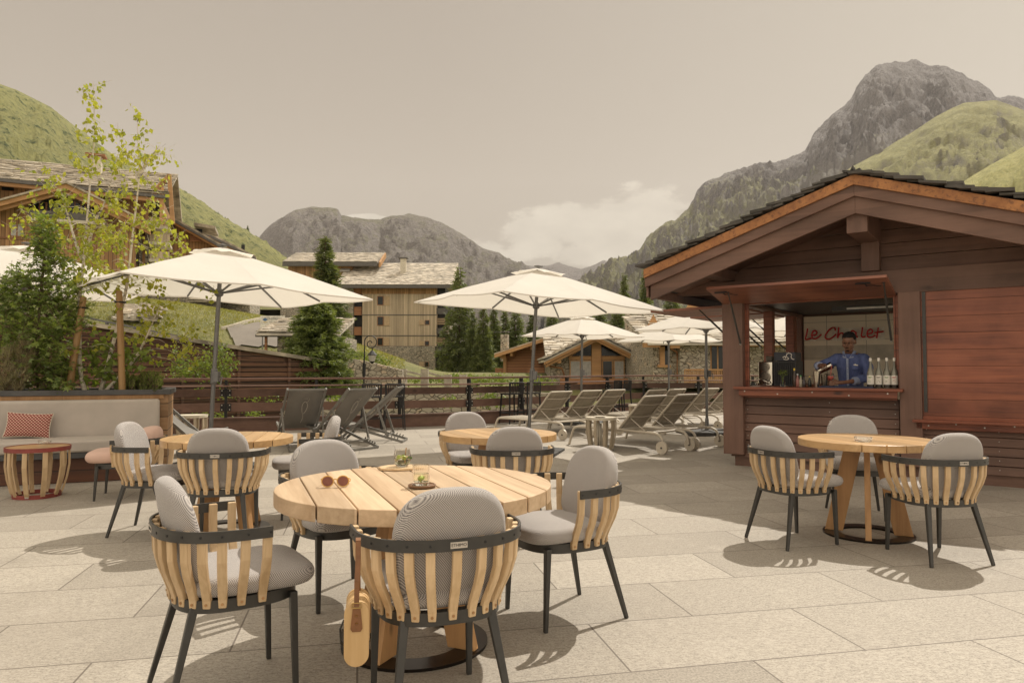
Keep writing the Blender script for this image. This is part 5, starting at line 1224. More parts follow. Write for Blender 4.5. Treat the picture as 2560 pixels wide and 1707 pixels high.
col = g.mix(g.rng(n, .35, .65), (.30, .28, .10), (.16, .17, .06)); col = g.mix(g.rng(n2, .5, .7, 0, .6), col, (.40, .35, .15)); col = g.mix(g.rng(n3, .4, .7, 0, .5), col, (.08, .10, .03))
g.bump(g.math('ADD', n2, n3), .9, .15); M['meadow'] = g.fin(col, .9)
m = MB(); NA, NY = 90, 70
ys = [21.5*(1400/21.5)**(i/NY) for i in range(NY+1)]
for y in ys:
    for j in range(NA+1): x = (-1.3+2.6*j/NA)*y; m.v.append((x, y, H(x, y)))
m.f = [(i*(NA+1)+j, i*(NA+1)+j+1, (i+1)*(NA+1)+j+1, (i+1)*(NA+1)+j) for i in range(NY) for j in range(NA)]
m.raw = True; tag(m.build('ground', M['meadow'], smooth=True, ang=80), kind='structure')
m = MB(); m.box((0, 0, -4.6), (400, 90, .2)); tag(m.build('lower_ground', M['meadow']), kind='structure')
def patch(name, c, nu, nv, mat, lift=.04):
    "surface patch draped on the terrain, corners given as seen"
    m = MB()
    for i in range(nv+1):
        for j in range(nu+1):
            s_, t = j/nu, i/nv; u = (c[0][0]*(1-s_)+c[1][0]*s_)*(1-t)+(c[3][0]*(1-s_)+c[2][0]*s_)*t; v_ = (c[0][1]*(1-s_)+c[1][1]*s_)*(1-t)+(c[3][1]*(1-s_)+c[2][1]*s_)*t
            p = hit(u, v_); m.v.append((p.x, p.y, p.z+lift))
    m.f = [(i*(nu+1)+j, i*(nu+1)+j+1, (i+1)*(nu+1)+j+1, (i+1)*(nu+1)+j) for i in range(nv) for j in range(nu)]; m.raw = True
    o = m.build(name, mat, smooth=True); return tag(o, kind='structure')
M['asphalt'] = plain('grey_brown_asphalt', (.20, .175, .145), .9, 0, .15, .8, .4)  # road's own grey-brown tone with slight noise
patch('road', ((566, 824), (700, 802), (760, 872), (590, 872)), 12, 8, M['asphalt'], .09)
# grass tufts on the near slope
m = MB(); r2 = random.Random(17)
for _ in range(42000):
    y = r2.uniform(26, 58); az_ = r2.uniform(-.62, -.15); x = az_*y; pz = H(x, y)
    u_ = 1280+1790*az_; v_ = 921-(pz-1.3)*1790/y
    if u_ > 556 and v_ > 798 and u_ < 765 and v_ < 875 and v_ > 829-(u_-556)*.18: continue
    h = r2.uniform(.04, .17); b = len(m.v); a = r2.random()*6.28; dx, dy = math.cos(a)*.03, math.sin(a)*.03
    m.v += [(x-dx, y-dy, pz-.03), (x+dx, y+dy, pz-.03), (x+r2.gauss(0, .08), y+r2.gauss(0, .08), pz+h)]; m.f.append((b, b+1, b+2))
m.raw = True; tag(m.build('grass', M['grass']), kind='stuff')
# ---------------------------------------------------------------- buildings
def slabs(m, O, U, V, lu, lv, sw=.7, sh=.5, th=.05, r_=None, clip=None):
    O = Vector(O); U = Vector(U).normalized(); V = Vector(V).normalized(); Nn = U.cross(V).normalized()
    if Nn.z < 0: Nn = -Nn
    k = 0
    while k*sh < lv:
        u = -r_.random()*sw*.6
        while u < lu:
            w_ = sw*r_.uniform(.55, 1.35); a, b = max(0, u), min(lu, u+w_*.95)
            if b-a > .05 and (clip is None or clip((a+b)/2, k*sh)):
                t = th*r_.uniform(.6, 1.5); lo = -r_.uniform(0, sh*.25); hi = sh*1.25; l0 = th*1.1+r_.uniform(0, th*.5); q = [O+U*a+V*(k*sh+lo*r_.uniform(.5, 1))+Nn*l0, O+U*b+V*(k*sh+lo)+Nn*(l0+r_.uniform(-th, th)*.3), O+U*b+V*(k*sh+hi)+Nn*.005, O+U*a+V*(k*sh+hi)+Nn*.005]
                m.add(q+[p+Nn*t for p in q], [(3,2,1,0),(4,5,6,7),(0,1,5,4),(1,2,6,5),(2,3,7,6),(3,0,4,7)])
            u += w_
        k += 1
class Bld:
    def __init__(s, name, u, D, yaw, label, cat='building', group=None):
        p = P(u, 921, D); s.o = Vector((p.x, D, 0)); s.yaw = yaw; s.x = Vector((math.cos(yaw), math.sin(yaw), 0)); s.y = Vector((-math.sin(yaw), math.cos(yaw), 0))
        s.root = empty(name, s.o, yaw, label, cat, group); s.Mi = frame(s.o, s.x, s.y).inverted(); s.r = random.Random(name+str(u))
    def pt(s, u, v, y=0):
        a = s.Mi @ Vector((0, 0, CAMH)); d = (s.Mi @ P(u, v, 50))-a; k = (y-a.y)/d.y; q = a+d*k; return Vector((q.x, y, q.z))
    def rect(s, name, u0, v0, u1, v1, y, dep, mat, par=None, **k):
        um = (u0+u1)/2; a = s.pt(u0, v1, y); b = s.pt(u1, v0, y); a.z = s.pt(um, v1, y).z; b.z = s.pt(um, v0, y).z; m = MB(); m.box(((a.x+b.x)/2, y+dep/2, (a.z+b.z)/2), (abs(b.x-a.x), dep, abs(b.z-a.z))); return m.build(name, mat, par or s.root, **k)
    def poly(s, name, pts, y, dep, mat, par=None, base=None):
        m = MB(); q = [s.pt(u, v, y) for u, v in pts]; m.prism(q, (0, dep, 0)); return m.build(name, mat, par or s.root)
    def bar(s, name, a, b, y, dep, hpx, mat, par=None):
        p, q = s.pt(*a, y), s.pt(*b, y); h = abs(s.pt(a[0], a[1]+hpx, y).z-p.z); m = MB(); m.prism([p, q, q-Vector((0, 0, h)), p-Vector((0, 0, h))], (0, dep, 0)); return m.build(name, mat, par or s.root)
    def window(s, u0, v0, u1, v1, y, fm, cross=1, shutter=None, curtain=False):
        f = s.rect('window', u0, v0, u1, v1, y-.05, .08, fm); a = s.pt(u0, v1, y); b = s.pt(u1, v0, y); w_ = abs(b.x-a.x); h = b.z-a.z; t = min(w_, h)*.10
        m = MB(); n = cross
        for i in range(n): cw = (w_-t*(n+1))/n; m.box((min(a.x, b.x)+t+cw/2+i*(cw+t), y-.056, (a.z+b.z)/2), (cw, .01, h-2*t))
        m.build('pane', M['curtain'] if curtain else M['glass'], f)
        if shutter: s.rect('shutter', shutter[0], v0, shutter[1], v1, y-.09, .05, M['louvre'])
    def roof(s, name, u0, ve, u1, ye, vr, yr, mat, sw, sh, th, ur0=None, par=None):
        a = s.pt(u0, ve, ye); b = s.pt(u1, ve, ye); z0 = s.pt((u0+u1)/2, ve, ye).z; r0 = s.pt((u0+u1)/2, vr, yr); V = Vector((0, yr-ye, r0.z-z0)); m = MB(); x0, x1 = a.x, b.x
        slabs(m, (x0, ye, z0), (1, 0, 0), V, x1-x0, V.length, sw, sh, th, s.r); m.add([(x0, ye, z0-.1), (x1, ye, z0-.1), (x1, yr, r0.z-.1), (x0, yr, r0.z-.1), (x0, ye, z0), (x1, ye, z0), (x1, yr, r0.z), (x0, yr, r0.z)], [(0,1,2,3),(7,6,5,4),(0,4,5,1),(1,5,6,2),(2,6,7,3),(3,7,4,0)])
        m.raw = True; return m.build(name, mat, par or s.root), x0, x1, z0, r0.z
M['curtain'] = plain('net_curtain', (.42, .40, .36), .4); M['louvre'] = plain('pale_louvre', (.5, .36, .22), .7)
# apartment block in the middle
b = Bld('apartment_block', 1000, 95, 0, 'four storey apartment block with weathered wooden cladding, stone base and stone slab roof', 'apartment block')
b.rect('cladding', 905, 735, 1091, 866, 0, 12, M['oldwood']); b.rect('top_cladding', 905, 716, 1091, 735, .06, 11.8, M['orangewood'])
b.rect('stone_base', 900, 866, 1087, 948, -.12, 12, M['stone']); b.rect('stone_pier', 852, 708, 884, 948, .4, 11, M['stone']); b.rect('stone_wing', 700, 735, 856, 870, 3, 9, M['stone']); b.rect('stone_pier', 1112, 798, 1125, 948, 1.2, 9, M['stone'])
b.rect('recess', 884, 716, 905, 948, 1.4, 9, M['black']); b.rect('recess', 1091, 716, 1113, 948, 1.4, 9, M['black'])  # solid black stands in for the shade deep in both recesses
for v_ in (787, 839, 866): b.bar('floor_band', (904, v_-1), (1092, v_-1), -.06, .1, 2, M['greywood'])
for v0, v1 in ((716, 735), (767, 788), (817, 838)): b.rect('balcony', 885, v0, 904, v1, .5, .12, M['redwoodh'])
for v0 in (747, 797, 846): 
    m = MB(); a_ = b.pt(1092, v0, .6); c_ = b.pt(1112, v0+15, .6)
    for i in range(4): z = a_.z+(c_.z-a_.z)*i/3.5; m.box(((a_.x+c_.x)/2, .6, z), (c_.x-a_.x, .06, .13))
    m.build('louvre', M['louvre'], b.root); b.rect('balcony', 1091, v0+23, 1112, v0+38, .2, .1, M['greywood'])
b.window(943, 740, 959, 763, 0, M['redwoodh'], 1, (960, 974)); b.window(1062, 749, 1074, 760, 0, M['redwoodh'], 1, (1048, 1060))
b.window(943, 791, 959, 814, 0, M['redwoodh'], 1, (960, 974)); b.window(1062, 800, 1074, 812, 0, M['redwoodh'], 1, (1048, 1060))
b.window(943, 844, 958, 864, 0, M['redwoodh'], 1, (959, 973)); b.window(1062, 852, 1073, 864, 0, M['redwoodh'], 1, (1048, 1060)); b.window(1062, 904, 1072, 916, -.12, M['redwoodh'], 1, (1048, 1060))
rf, x0, x1, z0, z1 = b.roof('roof', 838, 712, 1134, -1.2, 660, 7, M['lauze2'], .55, .42, .05)
m = MB(); m.prism([(x0, 7, z1), (x1, 7, z1), (x1, 15, z0), (x0, 15, z0)], (0, 0, -.3)); m.build('rear_roof', M['lauze2'], b.root)
b.bar('eave_fascia', (838, 712), (1134, 712), -1.3, .2, 8, M['greywood'])
m = MB(); a_ = b.pt(1008, 684, 3.0); c_ = b.pt(1008, 651, 3.0); m.box((a_.x, 3.2, (a_.z+c_.z)/2-.6), (.75, .75, c_.z-a_.z+1.6)); cm = m.build('chimney', M['palerim'], rf); m = MB(); m.box((a_.x, 3.2, c_.z+.32), (1.25, 1.1, .14)); m.box((a_.x, 3.2, c_.z+.16), (.5, .5, .3)); m.build('cap', M['greywood'], cm)
a_ = b.pt(863, 676, 3.5); m = MB(); m.box((a_.x, 3.5, a_.z+.05), (1.3, 1.0, .12), (.45, 0, 0)); m.build('skylight', M['curtain'], rf)
rf2, x0, x1, z0, z1 = b.roof('upper_roof', 706, 655, 943, 3, 634, 9, M['lauze2'], .55, .42, .05); b.bar('upper_fascia', (706, 655), (943, 655), 2.9, .25, 10, M['greywood'])
b.rect('upper_wall', 720, 664, 880, 706, 4, 5, M['orangewood']); b.rect('lower_wall', 690, 690, 860, 740, 5, 5, M['oldwood'])
m = MB(); p, q = b.pt(945, 634, 4), b.pt(930, 668, 2.8); m.prism([(p.x, 9, z1+.1), (p.x+.3, 3, z0), (p.x+.3, 3, z0-.7), (p.x, 9, z1-.6)], (.25, 0, 0)); m.build('bargeboard', M['beamwood'], b.root)
# stone hut with slab roof
b = Bld('stone_hut', 720, 31, R(4), 'small rubble stone hut with a slab roof beside the dark fir', 'hut'); 
b.rect('wall', 692, 838, 850, 960, 0, 5, M['stone']); b.rect('roof_beam', 638, 836, 850, 842, -1.2, .15, M['greywood']); b.rect('post', 661, 838, 667, 885, -1.0, .14, M['redwoodh'])
b.roof('roof', 640, 833, 850, -1.3, 800, 2.6, M['lauze2'], .5, .36, .045)
# large chalet apartment building on the left
b = Bld('large_chalet', 0, 52, R(21), 'huge wooden chalet building with stone slab roof and balconies behind the birches', 'chalet')
b.rect('upper_wall', -140, 466, 402, 575, 1.0, 10, M['orangewood']); b.rect('lower_wall', -140, 575, 330, 680, .6, 10, M['orangewood'])
b.rect('stone_ground_floor', -140, 665, 335, 800, .4, 10, M['stone']); b.rect('gallery_shade', 150, 575, 330, 640, .4, .3, M['black'])  # black sheet before the wall paints the gallery's shade
rf, x0, x1, z0, z1 = b.roof('roof', -160, 459, 423, -1.3, 411, 7, M['lauze'], .75, .5, .06)
m = MB(); m.prism([(x0, 7, z1), (x1, 7, z1), (x1, 14, z0), (x0, 14, z0)], (0, 0, -.4)); m.build('rear_roof', M['lauze'], b.root)
b.bar('eave_fascia', (-160, 429), (421, 489), -1.45, .3, 8, M['greywood']); b.bar('eave_board', (-160, 437), (400, 496), -1.2, .3, 10, M['beamwood'])
m = MB(); a_ = b.pt(240, 430, 4); m.box((a_.x, 4, a_.z+.2), (.8, .8, 2.0)); cm = m.build('chimney', M['palerim'], rf); m = MB(); m.box((a_.x, 4, a_.z+1.3), (1.4, 1.2, .15)); m.build('cap', M['redwoodh'], cm)
gy = -2.6; gw = b.poly('gable_wall', [(-60, 530), (165, 478), (340, 545), (340, 680), (-60, 680)], gy+1.0, 3, M['orangewood'])
for a1, b1 in (((-80, 522), (165, 457)), ((165, 457), (380, 562))): b.bar('bargeboard', a1, b1, gy-.9, .2, 15, M['beamwood']); b.bar('gable_roof', (a1[0], a1[1]-4), (b1[0], b1[1]-4), gy-1.1, 5, 5, M['lauze'])
for a1, b1 in (((-80, 537), (165, 472)), ((165, 472), (376, 575))): b.bar('inner_bargeboard', a1, b1, gy-.5, .2, 12, M['beamwood'])
b.rect('balcony_shade', 72, 500, 252, 556, gy+.9, .2, M['black']);  # flat black sheet paints the shade behind the balcony
for u0, u1 in ((80, 118), (125, 160), (170, 205), (212, 245)): b.window(u0, 505, u1, 535, gy+.86, M['redwoodh'], 2)
b.rect('balcony', 72, 530, 252, 549, gy-.2, .15, M['greywood']); b.rect('balcony_slab', 72, 549, 262, 556, gy-.3, 1.3, M['palerim']); b.rect('balcony', 120, 590, 330, 612, -.9, .15, M['greywood']); b.rect('balcony_slab', 110, 612, 335, 622, -1.0, 1.6, M['palerim'])
b.window(24, 560, 62, 592, gy+1.0, M['redwoodh'], 2, None, True); b.window(2, 462, 38, 478, 1.0, M['redwoodh'], 1); b.window(185, 640, 205, 668, .4, M['redwoodh'], 1); b.window(215, 640, 245, 668, .4, M['redwoodh'], 2)
for i, v_ in enumerate((600, 652)): b.bar('floor_band', (-60, v_-12), (70, v_-3), gy+.9, .1, 3, M['redwoodh'])
for u0 in (345, 362): b.rect('stone_column', u0, 545+(u0-345)*.6, u0+10, 680, .2, .8, M['stone'])
for v0 in (545, 585, 628): b.rect('balcony_slab', 372, v0+20, 424, v0+27, -.6, 2.5, M['palerim']); b.rect('balcony', 374, v0, 424, v0+20, -.6, .15, M['oldwood'])
b.rect('recess', 370, 500, 402, 680, 1.0, .1, M['black'])  # black panel on the wall face, shade of the side balconies painted in
for p, q in (((423, 437), (432, 560)), ((412, 452), (380, 495)), ((424, 440), (385, 480)), ((405, 470), (405, 560))):
    A, B_ = b.pt(*p, -1.0), b.pt(*q, -1.0); m = MB(); m.beam(A, B_, .3, .35, (0, 1, 0)); m.build('gable_beam', M['beamwood'], b.root)
# its lower wings
for (uw, D, lab, roofp, wall, win) in ((430, 66, 'lower wooden wing of the chalets with its roof sloping down to the right', ((425, 538), (575, 622)), [(425, 552), (470, 575), (565, 632), (565, 700), (425, 700)], (476, 590)),
                             (520, 74, 'farthest wooden wing above the middle of the left umbrella', ((505, 572), (640, 640)), [(515, 585), (585, 612), (625, 642), (625, 700), (515, 700)], (600, 630))):
    b = Bld('chalet_wing', uw, D, R(18), lab, 'chalet'); b.poly('wall', wall, 0, 8, M['orangewood']); b.bar('roof', roofp[0], roofp[1], -1.4, 9, 5, M['lauze']); b.bar('roof_edge', (roofp[0][0], roofp[0][1]+5), (roofp[1][0], roofp[1][1]+5), -1.5, .3, 6, M['greywood'])
    b.bar('bargeboard', (roofp[0][0], roofp[0][1]+11), (roofp[1][0]-6, roofp[1][1]+8), -1.2, .2, 6, M['beamwood']); b.rect('balcony', win[0], win[1], win[0]+50 if uw == 430 else win[0]+12, win[1]+14, -.6, .1, M['redwoodh']); b.rect('recess', win[0]+3, win[1]-18, win[0]+30 if uw == 430 else win[0]+12, win[1], -.05, .1, M['black'])  # last black sheet paints recess shade onto the flat wall
    if uw == 430: b.bar('roof_dormer', (485, 556), (538, 565), -1.0, 4, 8, M['lauze'])
# stone terrace houses under the left umbrella
b = Bld('stone_terrace_house', 430, 58, R(10), 'low rubble stone house with small openings between the left umbrella and the meadow', 'house')
b.rect('wall', 210, 735, 540, 790, 0, 6, M['stone']); b.rect('wall_wing', 545, 745, 625, 800, 2, 5, M['stone']); b.roof('roof', 470, 752, 610, -.8, 735, 3, M['lauze'], .7, .5, .06)
for u0 in (300, 330, 348): b.rect('opening', u0, 757, u0+14, 786, -.06, .05, M['black'])  # flat black sheets paint the dark inside of the openings
m = MB(); r2 = random.Random(9)
for _ in range(70): u_, v_ = r2.uniform(310, 400), r2.uniform(783, 808); q = hit(u_, v_); m.box((q.x, q.y-.3, q.z+r2.uniform(0, .35)), (r2.uniform(.5, 1.3), r2.uniform(.3, .7), r2.uniform(.08, .2)), (r2.gauss(0, .15), r2.gauss(0, .15), r2.random()*3))
o = m.build('stacked_slabs', M['lauze2']); tag(o, 'heap of flat pale stone slabs on the meadow behind the upright stake', 'stones')
# chestnut chalet
b = Bld('chestnut_chalet', 1310, 50, R(-14), 'chestnut brown wooden chalet with a single pitched gable left of the stone chalet', 'chalet')
b.poly('wall', [(1262, 884), (1392, 838), (1392, 960), (1262, 960)], 0, 7, M['redwoodh']); b.bar('roof', (1235, 883), (1400, 830), -1.3, 9, 3, M['lauze']); b.bar('bargeboard', (1236, 886), (1400, 833), -1.4, .2, 8, M['beamwood'])
b.poly('eave_bracket', [(1238, 888), (1264, 884), (1266, 902)], -.7, .9, M['beamwood']); b.rect('corner_post', 1258, 886, 1266, 960, -.1, .4, M['beamwood']); b.window(1365, 861, 1377, 877, 0, M['beamwood'], 1); b.rect('recess', 1320, 901, 1352, 920, -.04, .05, M['redwoodh'])
b.rect('balcony', 1319, 919, 1392, 936, -.9, .1, M['redwoodh']); b.rect('side_balcony', 1238, 920, 1262, 937, .6, .1, M['redwoodh'])
for u_, v_ in ((1278, 874), (1329, 858), (1379, 842)): b.rect('purlin', u_-3, v_, u_+3, v_+16, -1.1, 1.2, M['beamwood'])
m = MB(); a_ = b.pt(1262, 856, 3); m.box((a_.x, 3, a_.z-.4), (.52, .52, 2.0)); cm = m.build('chimney', M['stone2'], b.root); m = MB(); m.box((a_.x, 3, a_.z+.78), (.62, .62, .07)); m.build('cap', M['greywood'], cm)
# gabled stone chalet
b = Bld('gabled_stone_chalet', 1490, 42, 0, 'stone chalet with a big glazed wooden gable and thick honey coloured bargeboards', 'chalet')
b.poly('wall', [(1375, 905), (1492, 845), (1622, 918), (1622, 965), (1375, 965)], 0, 9, M['stone2'])
for a1, b1 in (((1360, 902), (1491, 836)), ((1491, 836), (1634, 908))): b.bar('bargeboard', a1, b1, -1.3, .22, 10, M['beamwood']); b.bar('inner_bargeboard', (a1[0]+(4 if a1[0] < 1400 else 0), a1[1]+9), (b1[0]-(4 if b1[0] > 1500 else 0), b1[1]+9), -1.1, .2, 8, M['beamwood']); b.bar('roof_edge', (a1[0], a1[1]-3), (b1[0], b1[1]-3), -1.4, .3, 3, M['greywood'])
for s_ in (-1, 1):
    m = MB(); top = b.pt(1491, 834, -1.35); ft = b.pt(1360 if s_ < 0 else 1634, 899 if s_ < 0 else 905, -1.35); V_ = top-ft; O_ = ft.copy(); slabs(m, O_, (0, 1, 0), V_, 11, V_.length, .55, .42, .06, b.r); q = [ft+Vector((0, 0, .0)), ft+Vector((0, 11, 0)), top+Vector((0, 11, 0)), top]; m.add(q+[p-Vector((0, 0, .15)) for p in q], [(0,1,2,3),(7,6,5,4),(0,4,5,1),(1,5,6,2),(2,6,7,3),(3,7,4,0)]); m.raw = True; m.build('roof', M['lauze2'], b.root)
b.roof('rear_slope', 1366, 908, 1645, .6, 838, 6.0, M['lauze2'], .6, .45, .07); b.rect('transom', 1422, 890, 1562, 899, -.2, .3, M['beamwood']); b.rect('centre_post', 1480, 848, 1503, 965, -.35, .4, M['beamwood'])
b.poly('gable_glass', [(1430, 889), (1479, 857), (1479, 889)], -.15, .05, M['glass']); b.poly('gable_glass', [(1504, 857), (1556, 889), (1504, 889)], -.15, .05, M['glass'])
for a1, b1 in (((1424, 889), (1480, 853)), ((1503, 853), (1562, 889))): b.bar('gable_rafter', a1, b1, -.25, .2, 4, M['beamwood'])
for u0, u1, c in ((1424, 1452, True), (1453, 1480, True), (1505, 1532, False), (1534, 1561, True)): b.window(u0, 900, u1, 950, -.12, M['beamwood'], 1, None, c)
for u_ in (1398, 1584): b.rect('purlin', u_-5, 896, u_+5, 908, -1.0, 1.0, M['beamwood'])
b.rect('balcony', 1400, 946, 1570, 966, -1.2, .08, M['redwoodh']); m = MB(); m.tube([b.pt(1362, 908, -1.3), b.pt(1372, 915, -.6), b.pt(1404, 920, -.3), b.pt(1410, 935, -.15), b.pt(1410, 965, -.15)], .05, 8); m.build('downpipe', M['redwoodh'], b.root)
m = MB(); a_, c_ = b.pt(1584, 835, 5), b.pt(1584, 792, 5); m.box((a_.x, 5, (a_.z+c_.z)/2-.6), (1.02, .9, c_.z-a_.z+1.4)); cm = m.build('chimney', M['stone2'], b.root); m = MB(); m.box((a_.x, 5, c_.z+.36), (1.15, 1.1, .06))
for i in (-1, 1):
    for j in (-1, 1): m.box((a_.x+i*.4, 5+j*.35, c_.z+.21), (.16, .16, .26))
m.build('cap', M['lauze2'], cm)
# stone house on the right
b = Bld('rubble_stone_house', 1640, 36, R(4), 'long rubble stone house with honey wood windows and balcony behind the chalet side flaps', 'house')
b.rect('wall', 1633, 850, 2150, 970, 0, 8, M['stone2']); b.rect('projecting_wall', 1700, 850, 1775, 970, -.5, .8, M['stone2'])
b.roof('roof', 1620, 858, 2160, -1.2, 800, 4, M['lauze2'], .6, .45, .06)
b.window(1650, 862, 1672, 917, -.05, M['beamwood'], 1); b.rect('window_lining', 1651, 866, 1662, 912, -.16, .06, M['beamwood']); b.rect('sill', 1646, 912, 1677, 918, -.2, .25, M['beamwood']); b.window(1775, 862, 1812, 940, -.05, M['beamwood'], 2); b.rect('eave_beam', 1610, 857, 1650, 868, -1.1, .3, M['beamwood']); b.rect('eave_beam', 1676, 857, 1700, 870, -1.1, .3, M['beamwood']); b.rect('eave_beam', 1860, 857, 2140, 866, -1.1, .3, M['beamwood'])
m = MB(); a_, c_ = b.pt(1712, 924, -1.3), b.pt(1870, 965, -1.3); x = a_.x
while x < c_.x: m.box((x, -1.3, (a_.z+c_.z)/2), (.06, .03, a_.z-c_.z)); x += .1
m.box(((a_.x+c_.x)/2, -1.3, a_.z), (c_.x-a_.x, .1, .07)); m.build('balcony', M['beamwood'], b.root)
m = MB(); m.tube([b.pt(1676, 870, -.8), b.pt(1692, 880, -.3), b.pt(1694, 892, -.12), b.pt(1694, 965, -.12)], .05, 8); m.build('downpipe', M['redwoodh'], b.root)
for u0, u1, vt, ve, yy in ((1720, 1812, 742, 764, 5.0), (1622, 1700, 784, 812, 2.0)):
    m = MB(); a_, c_ = b.pt(u0, ve, yy), b.pt(u1+120, ve, yy); t_ = b.pt(u0+14, vt, yy+1.4); V_ = Vector((0, 1.4, t_.z-a_.z)); slabs(m, a_, (1, 0, 0), V_, c_.x-a_.x, V_.length, .55, .3, .06, b.r); m.raw = True; m.build('dormer_roof', M['lauze2'], b.root)
    b.poly('dormer_gable', [(u0-8, ve+12), (u0+12, vt+2), (u0+30, ve+12)], yy-.05, .1, M['beamwood'])
# ---------------------------------------------------------------- fences, walls, lamp, sign
A, B_ = P(204, 803, 20), P(727, 886, 24.5); root = empty('slatted_timber_wall', (A.x, A.y, 0), math.atan2(B_.y-A.y, B_.x-A.x), 'long old reddish slatted timber wall with stone capping running down to the fir', 'fence')
L_ = math.hypot(B_.x-A.x, B_.y-A.y); dz = B_.z-A.z; m = MB(); x0_ = -6
m.prism([(x0_, 0, -4), (L_+1.5, 0, -4), (L_+1.5, 0, B_.z-.12+dz/L_*1.5), (x0_, 0, A.z-.12+dz/L_*x0_)], (0, .04, 0)); m.build('backing', M['fencewood'], root)
m = MB(); z = -2.0
while z < A.z+1:
    xe_ = min(L_+1.5, (z+.1-A.z+.15)/dz*L_) if z+.1 > A.z+dz-.4 else L_+1.5
    if xe_ > x0_: m.box(((x0_+xe_)/2, -.035, z), (xe_-x0_, .03, .11), (.22, 0, 0))
    z += .155
m.build('slats', M['fencewood'], root); m = MB(); x = x0_
while x < L_+1.5: zt = A.z+dz*x/L_-.1; m.box((x, -.07, (zt-4)/2), (.09, .07, zt+4)); x += 1.75
m.build('uprights', M['fencewood'], root); m = MB(); m.prism([(x0_, -.18, A.z+dz/L_*x0_-.12), (L_+1.5, -.18, B_.z+dz/L_*1.5-.12), (L_+1.5, -.18, B_.z+dz/L_*1.5), (x0_, -.18, A.z+dz/L_*x0_)], (0, .4, 0)); m.build('capping', M['lauze'], root)
m = MB(); A, B_ = P(195, 790, 21), P(470, 845, 22.5); m.beam(A, B_, .08, .05); m.beam(A-Vector((0, 0, .35)), B_-Vector((0, 0, .35)), .06, .05)
for i in range(5): q = A.lerp(B_, i/4); m.beam(q, q-Vector((0, 0, 1.2)), .07, .07)
o = m.build('guard_rail', M['umetal']); tag(o, 'low grey metal guard rail running along the top of the timber wall', 'guard rail')
def wallrun(name, pts, D0, D1, mat, lab, cat='wall', cap=None):
    m = MB(); n = len(pts); q = [P(u, v, D0+(D1-D0)*i/(n-1)) for i, (u, v) in enumerate(pts)]
    for a, c in zip(q, q[1:]): m.add([(a.x, a.y, -4), (c.x, c.y, -4), tuple(c), tuple(a), (a.x, a.y+.4, -4), (c.x, c.y+.4, -4), (c.x, c.y+.4, c.z), (a.x, a.y+.4, a.z)], [(0,1,2,3),(7,6,5,4),(3,2,6,7)])
    o = m.build(name, mat); tag(o, lab, cat); return o
wallrun('stone_wall', [(845, 893), (880, 897), (925, 905), (1005, 925), (1012, 960)], 28.5, 31, M['stone2'], 'low rubble stone wall stepping down right of the fir, behind the street lamp')
wallrun('stone_wall', [(540, 1010), (1000, 985), (1260, 975), (1400, 985)], 24, 26, M['stone2'], 'rubble stone wall seen low through the gaps of the terrace railing')
m = MB(); kp = [hit(555, 826), hit(585, 819), hit(615, 811), hit(650, 801), hit(700, 797)]
for a, c in zip(kp, kp[1:]): m.beam(a+Vector((0, 0, .02)), c+Vector((0, 0, .02)), .12, .28)
tag(m.build('kerb_wall', M['palerim']), 'low pale kerb wall along the far side of the road', 'wall')
m = MB()
for a, c, D in (((1008, 926), (1058, 938), 31), ((1008, 936), (1058, 948), 31), ((1068, 931), (1120, 945), 32), ((1068, 941), (1120, 953), 32), ((1120, 940), (1160, 950), 33)): m.beam(P(*a, D), P(*c, D), .08, .09)
for u_ in (1008, 1062, 1120, 1158): q = P(u_, 922 if u_ < 1100 else 936, 31.5); m.beam(q, q-Vector((0, 0, 1.6)), .32, .32)
o = m.build('pole_fence', plain('pale_fence_rails', (.40, .35, .27), .8, 0, .3, 5)); tag(o, 'pale wooden rail fence with thick posts below the apartment block', 'fence')
lp = P(912, 945, 26); root = empty('street_lamp', (lp.x, 26, 0), 0, 'black curled wrought iron street lamp with a hanging lantern in front of the stone wall', 'street lamp')
k = 26/1790; z_ = lambda v: 1.3+(921-v)*k; x_ = lambda u: (u-912)*k
m = MB(); m.tube([(x_(910), 0, -2), (x_(910), 0, z_(905)), (x_(911), 0, z_(865))]+[(x_(925.5+15.5*math.cos(a)), 0, z_(856+17*-math.sin(a))) for a in [math.pi*(1-i/10)for i in range(11)]], [.035, .03]+[.018]*12, 8)
m.tube([(x_(925.5+15.5*math.cos(t)*s_+2*(1-s_)), 0, z_(856-17*math.sin(t)*s_+3*(1-s_))) for t, s_ in [(-i*.42, 1-i*.062) for i in range(15)]], .018, 6); m.tube([(x_(910), 0, z_(940)), (x_(910), 0, z_(908))], .06, 10); m.build('post', M['black'], root, smooth=True)
m = MB(); c = (x_(930), 0, 0); m.lathe([(.03, z_(876)), (.16, z_(885)), (.19, z_(887)), (.17, z_(888))], c, 8); m.lathe([(.10, z_(904)), (.10, z_(903)), (.03, z_(909))], c, 8); m.tube([(c[0], 0, z_(870)), (c[0], 0, z_(878))], .02, 6); ln_ = m.build('lantern', M['black'], root); m = MB(); m.lathe([(.155, z_(888)), (.095, z_(903))], c, 8); m.build('lantern_glass', plain('frosted_lantern_glass', (.5, .47, .42), .3), ln_)
p = P(680, 806, 40); root = empty('direction_sign', (p.x, 40, 0), 0, 'white construction sign with a blue emblem and an arrow, standing by the road', 'sign'); k = 40/1790; z_ = lambda v: 1.3+(921-v)*k; x_ = lambda u: (u-680)*k-.0
m = MB(); m.box((x_(681), 0, z_(806)), (60*k, .05, 34*k)); m.build('panel', M['label'], root)
m = MB(); m.box((x_(656), .05, z_(840)), (.06, .05, 2.2)); m.box((x_(706), .05, z_(840)), (.06, .05, 2.2)); m.build('posts', M['umetal'], root)
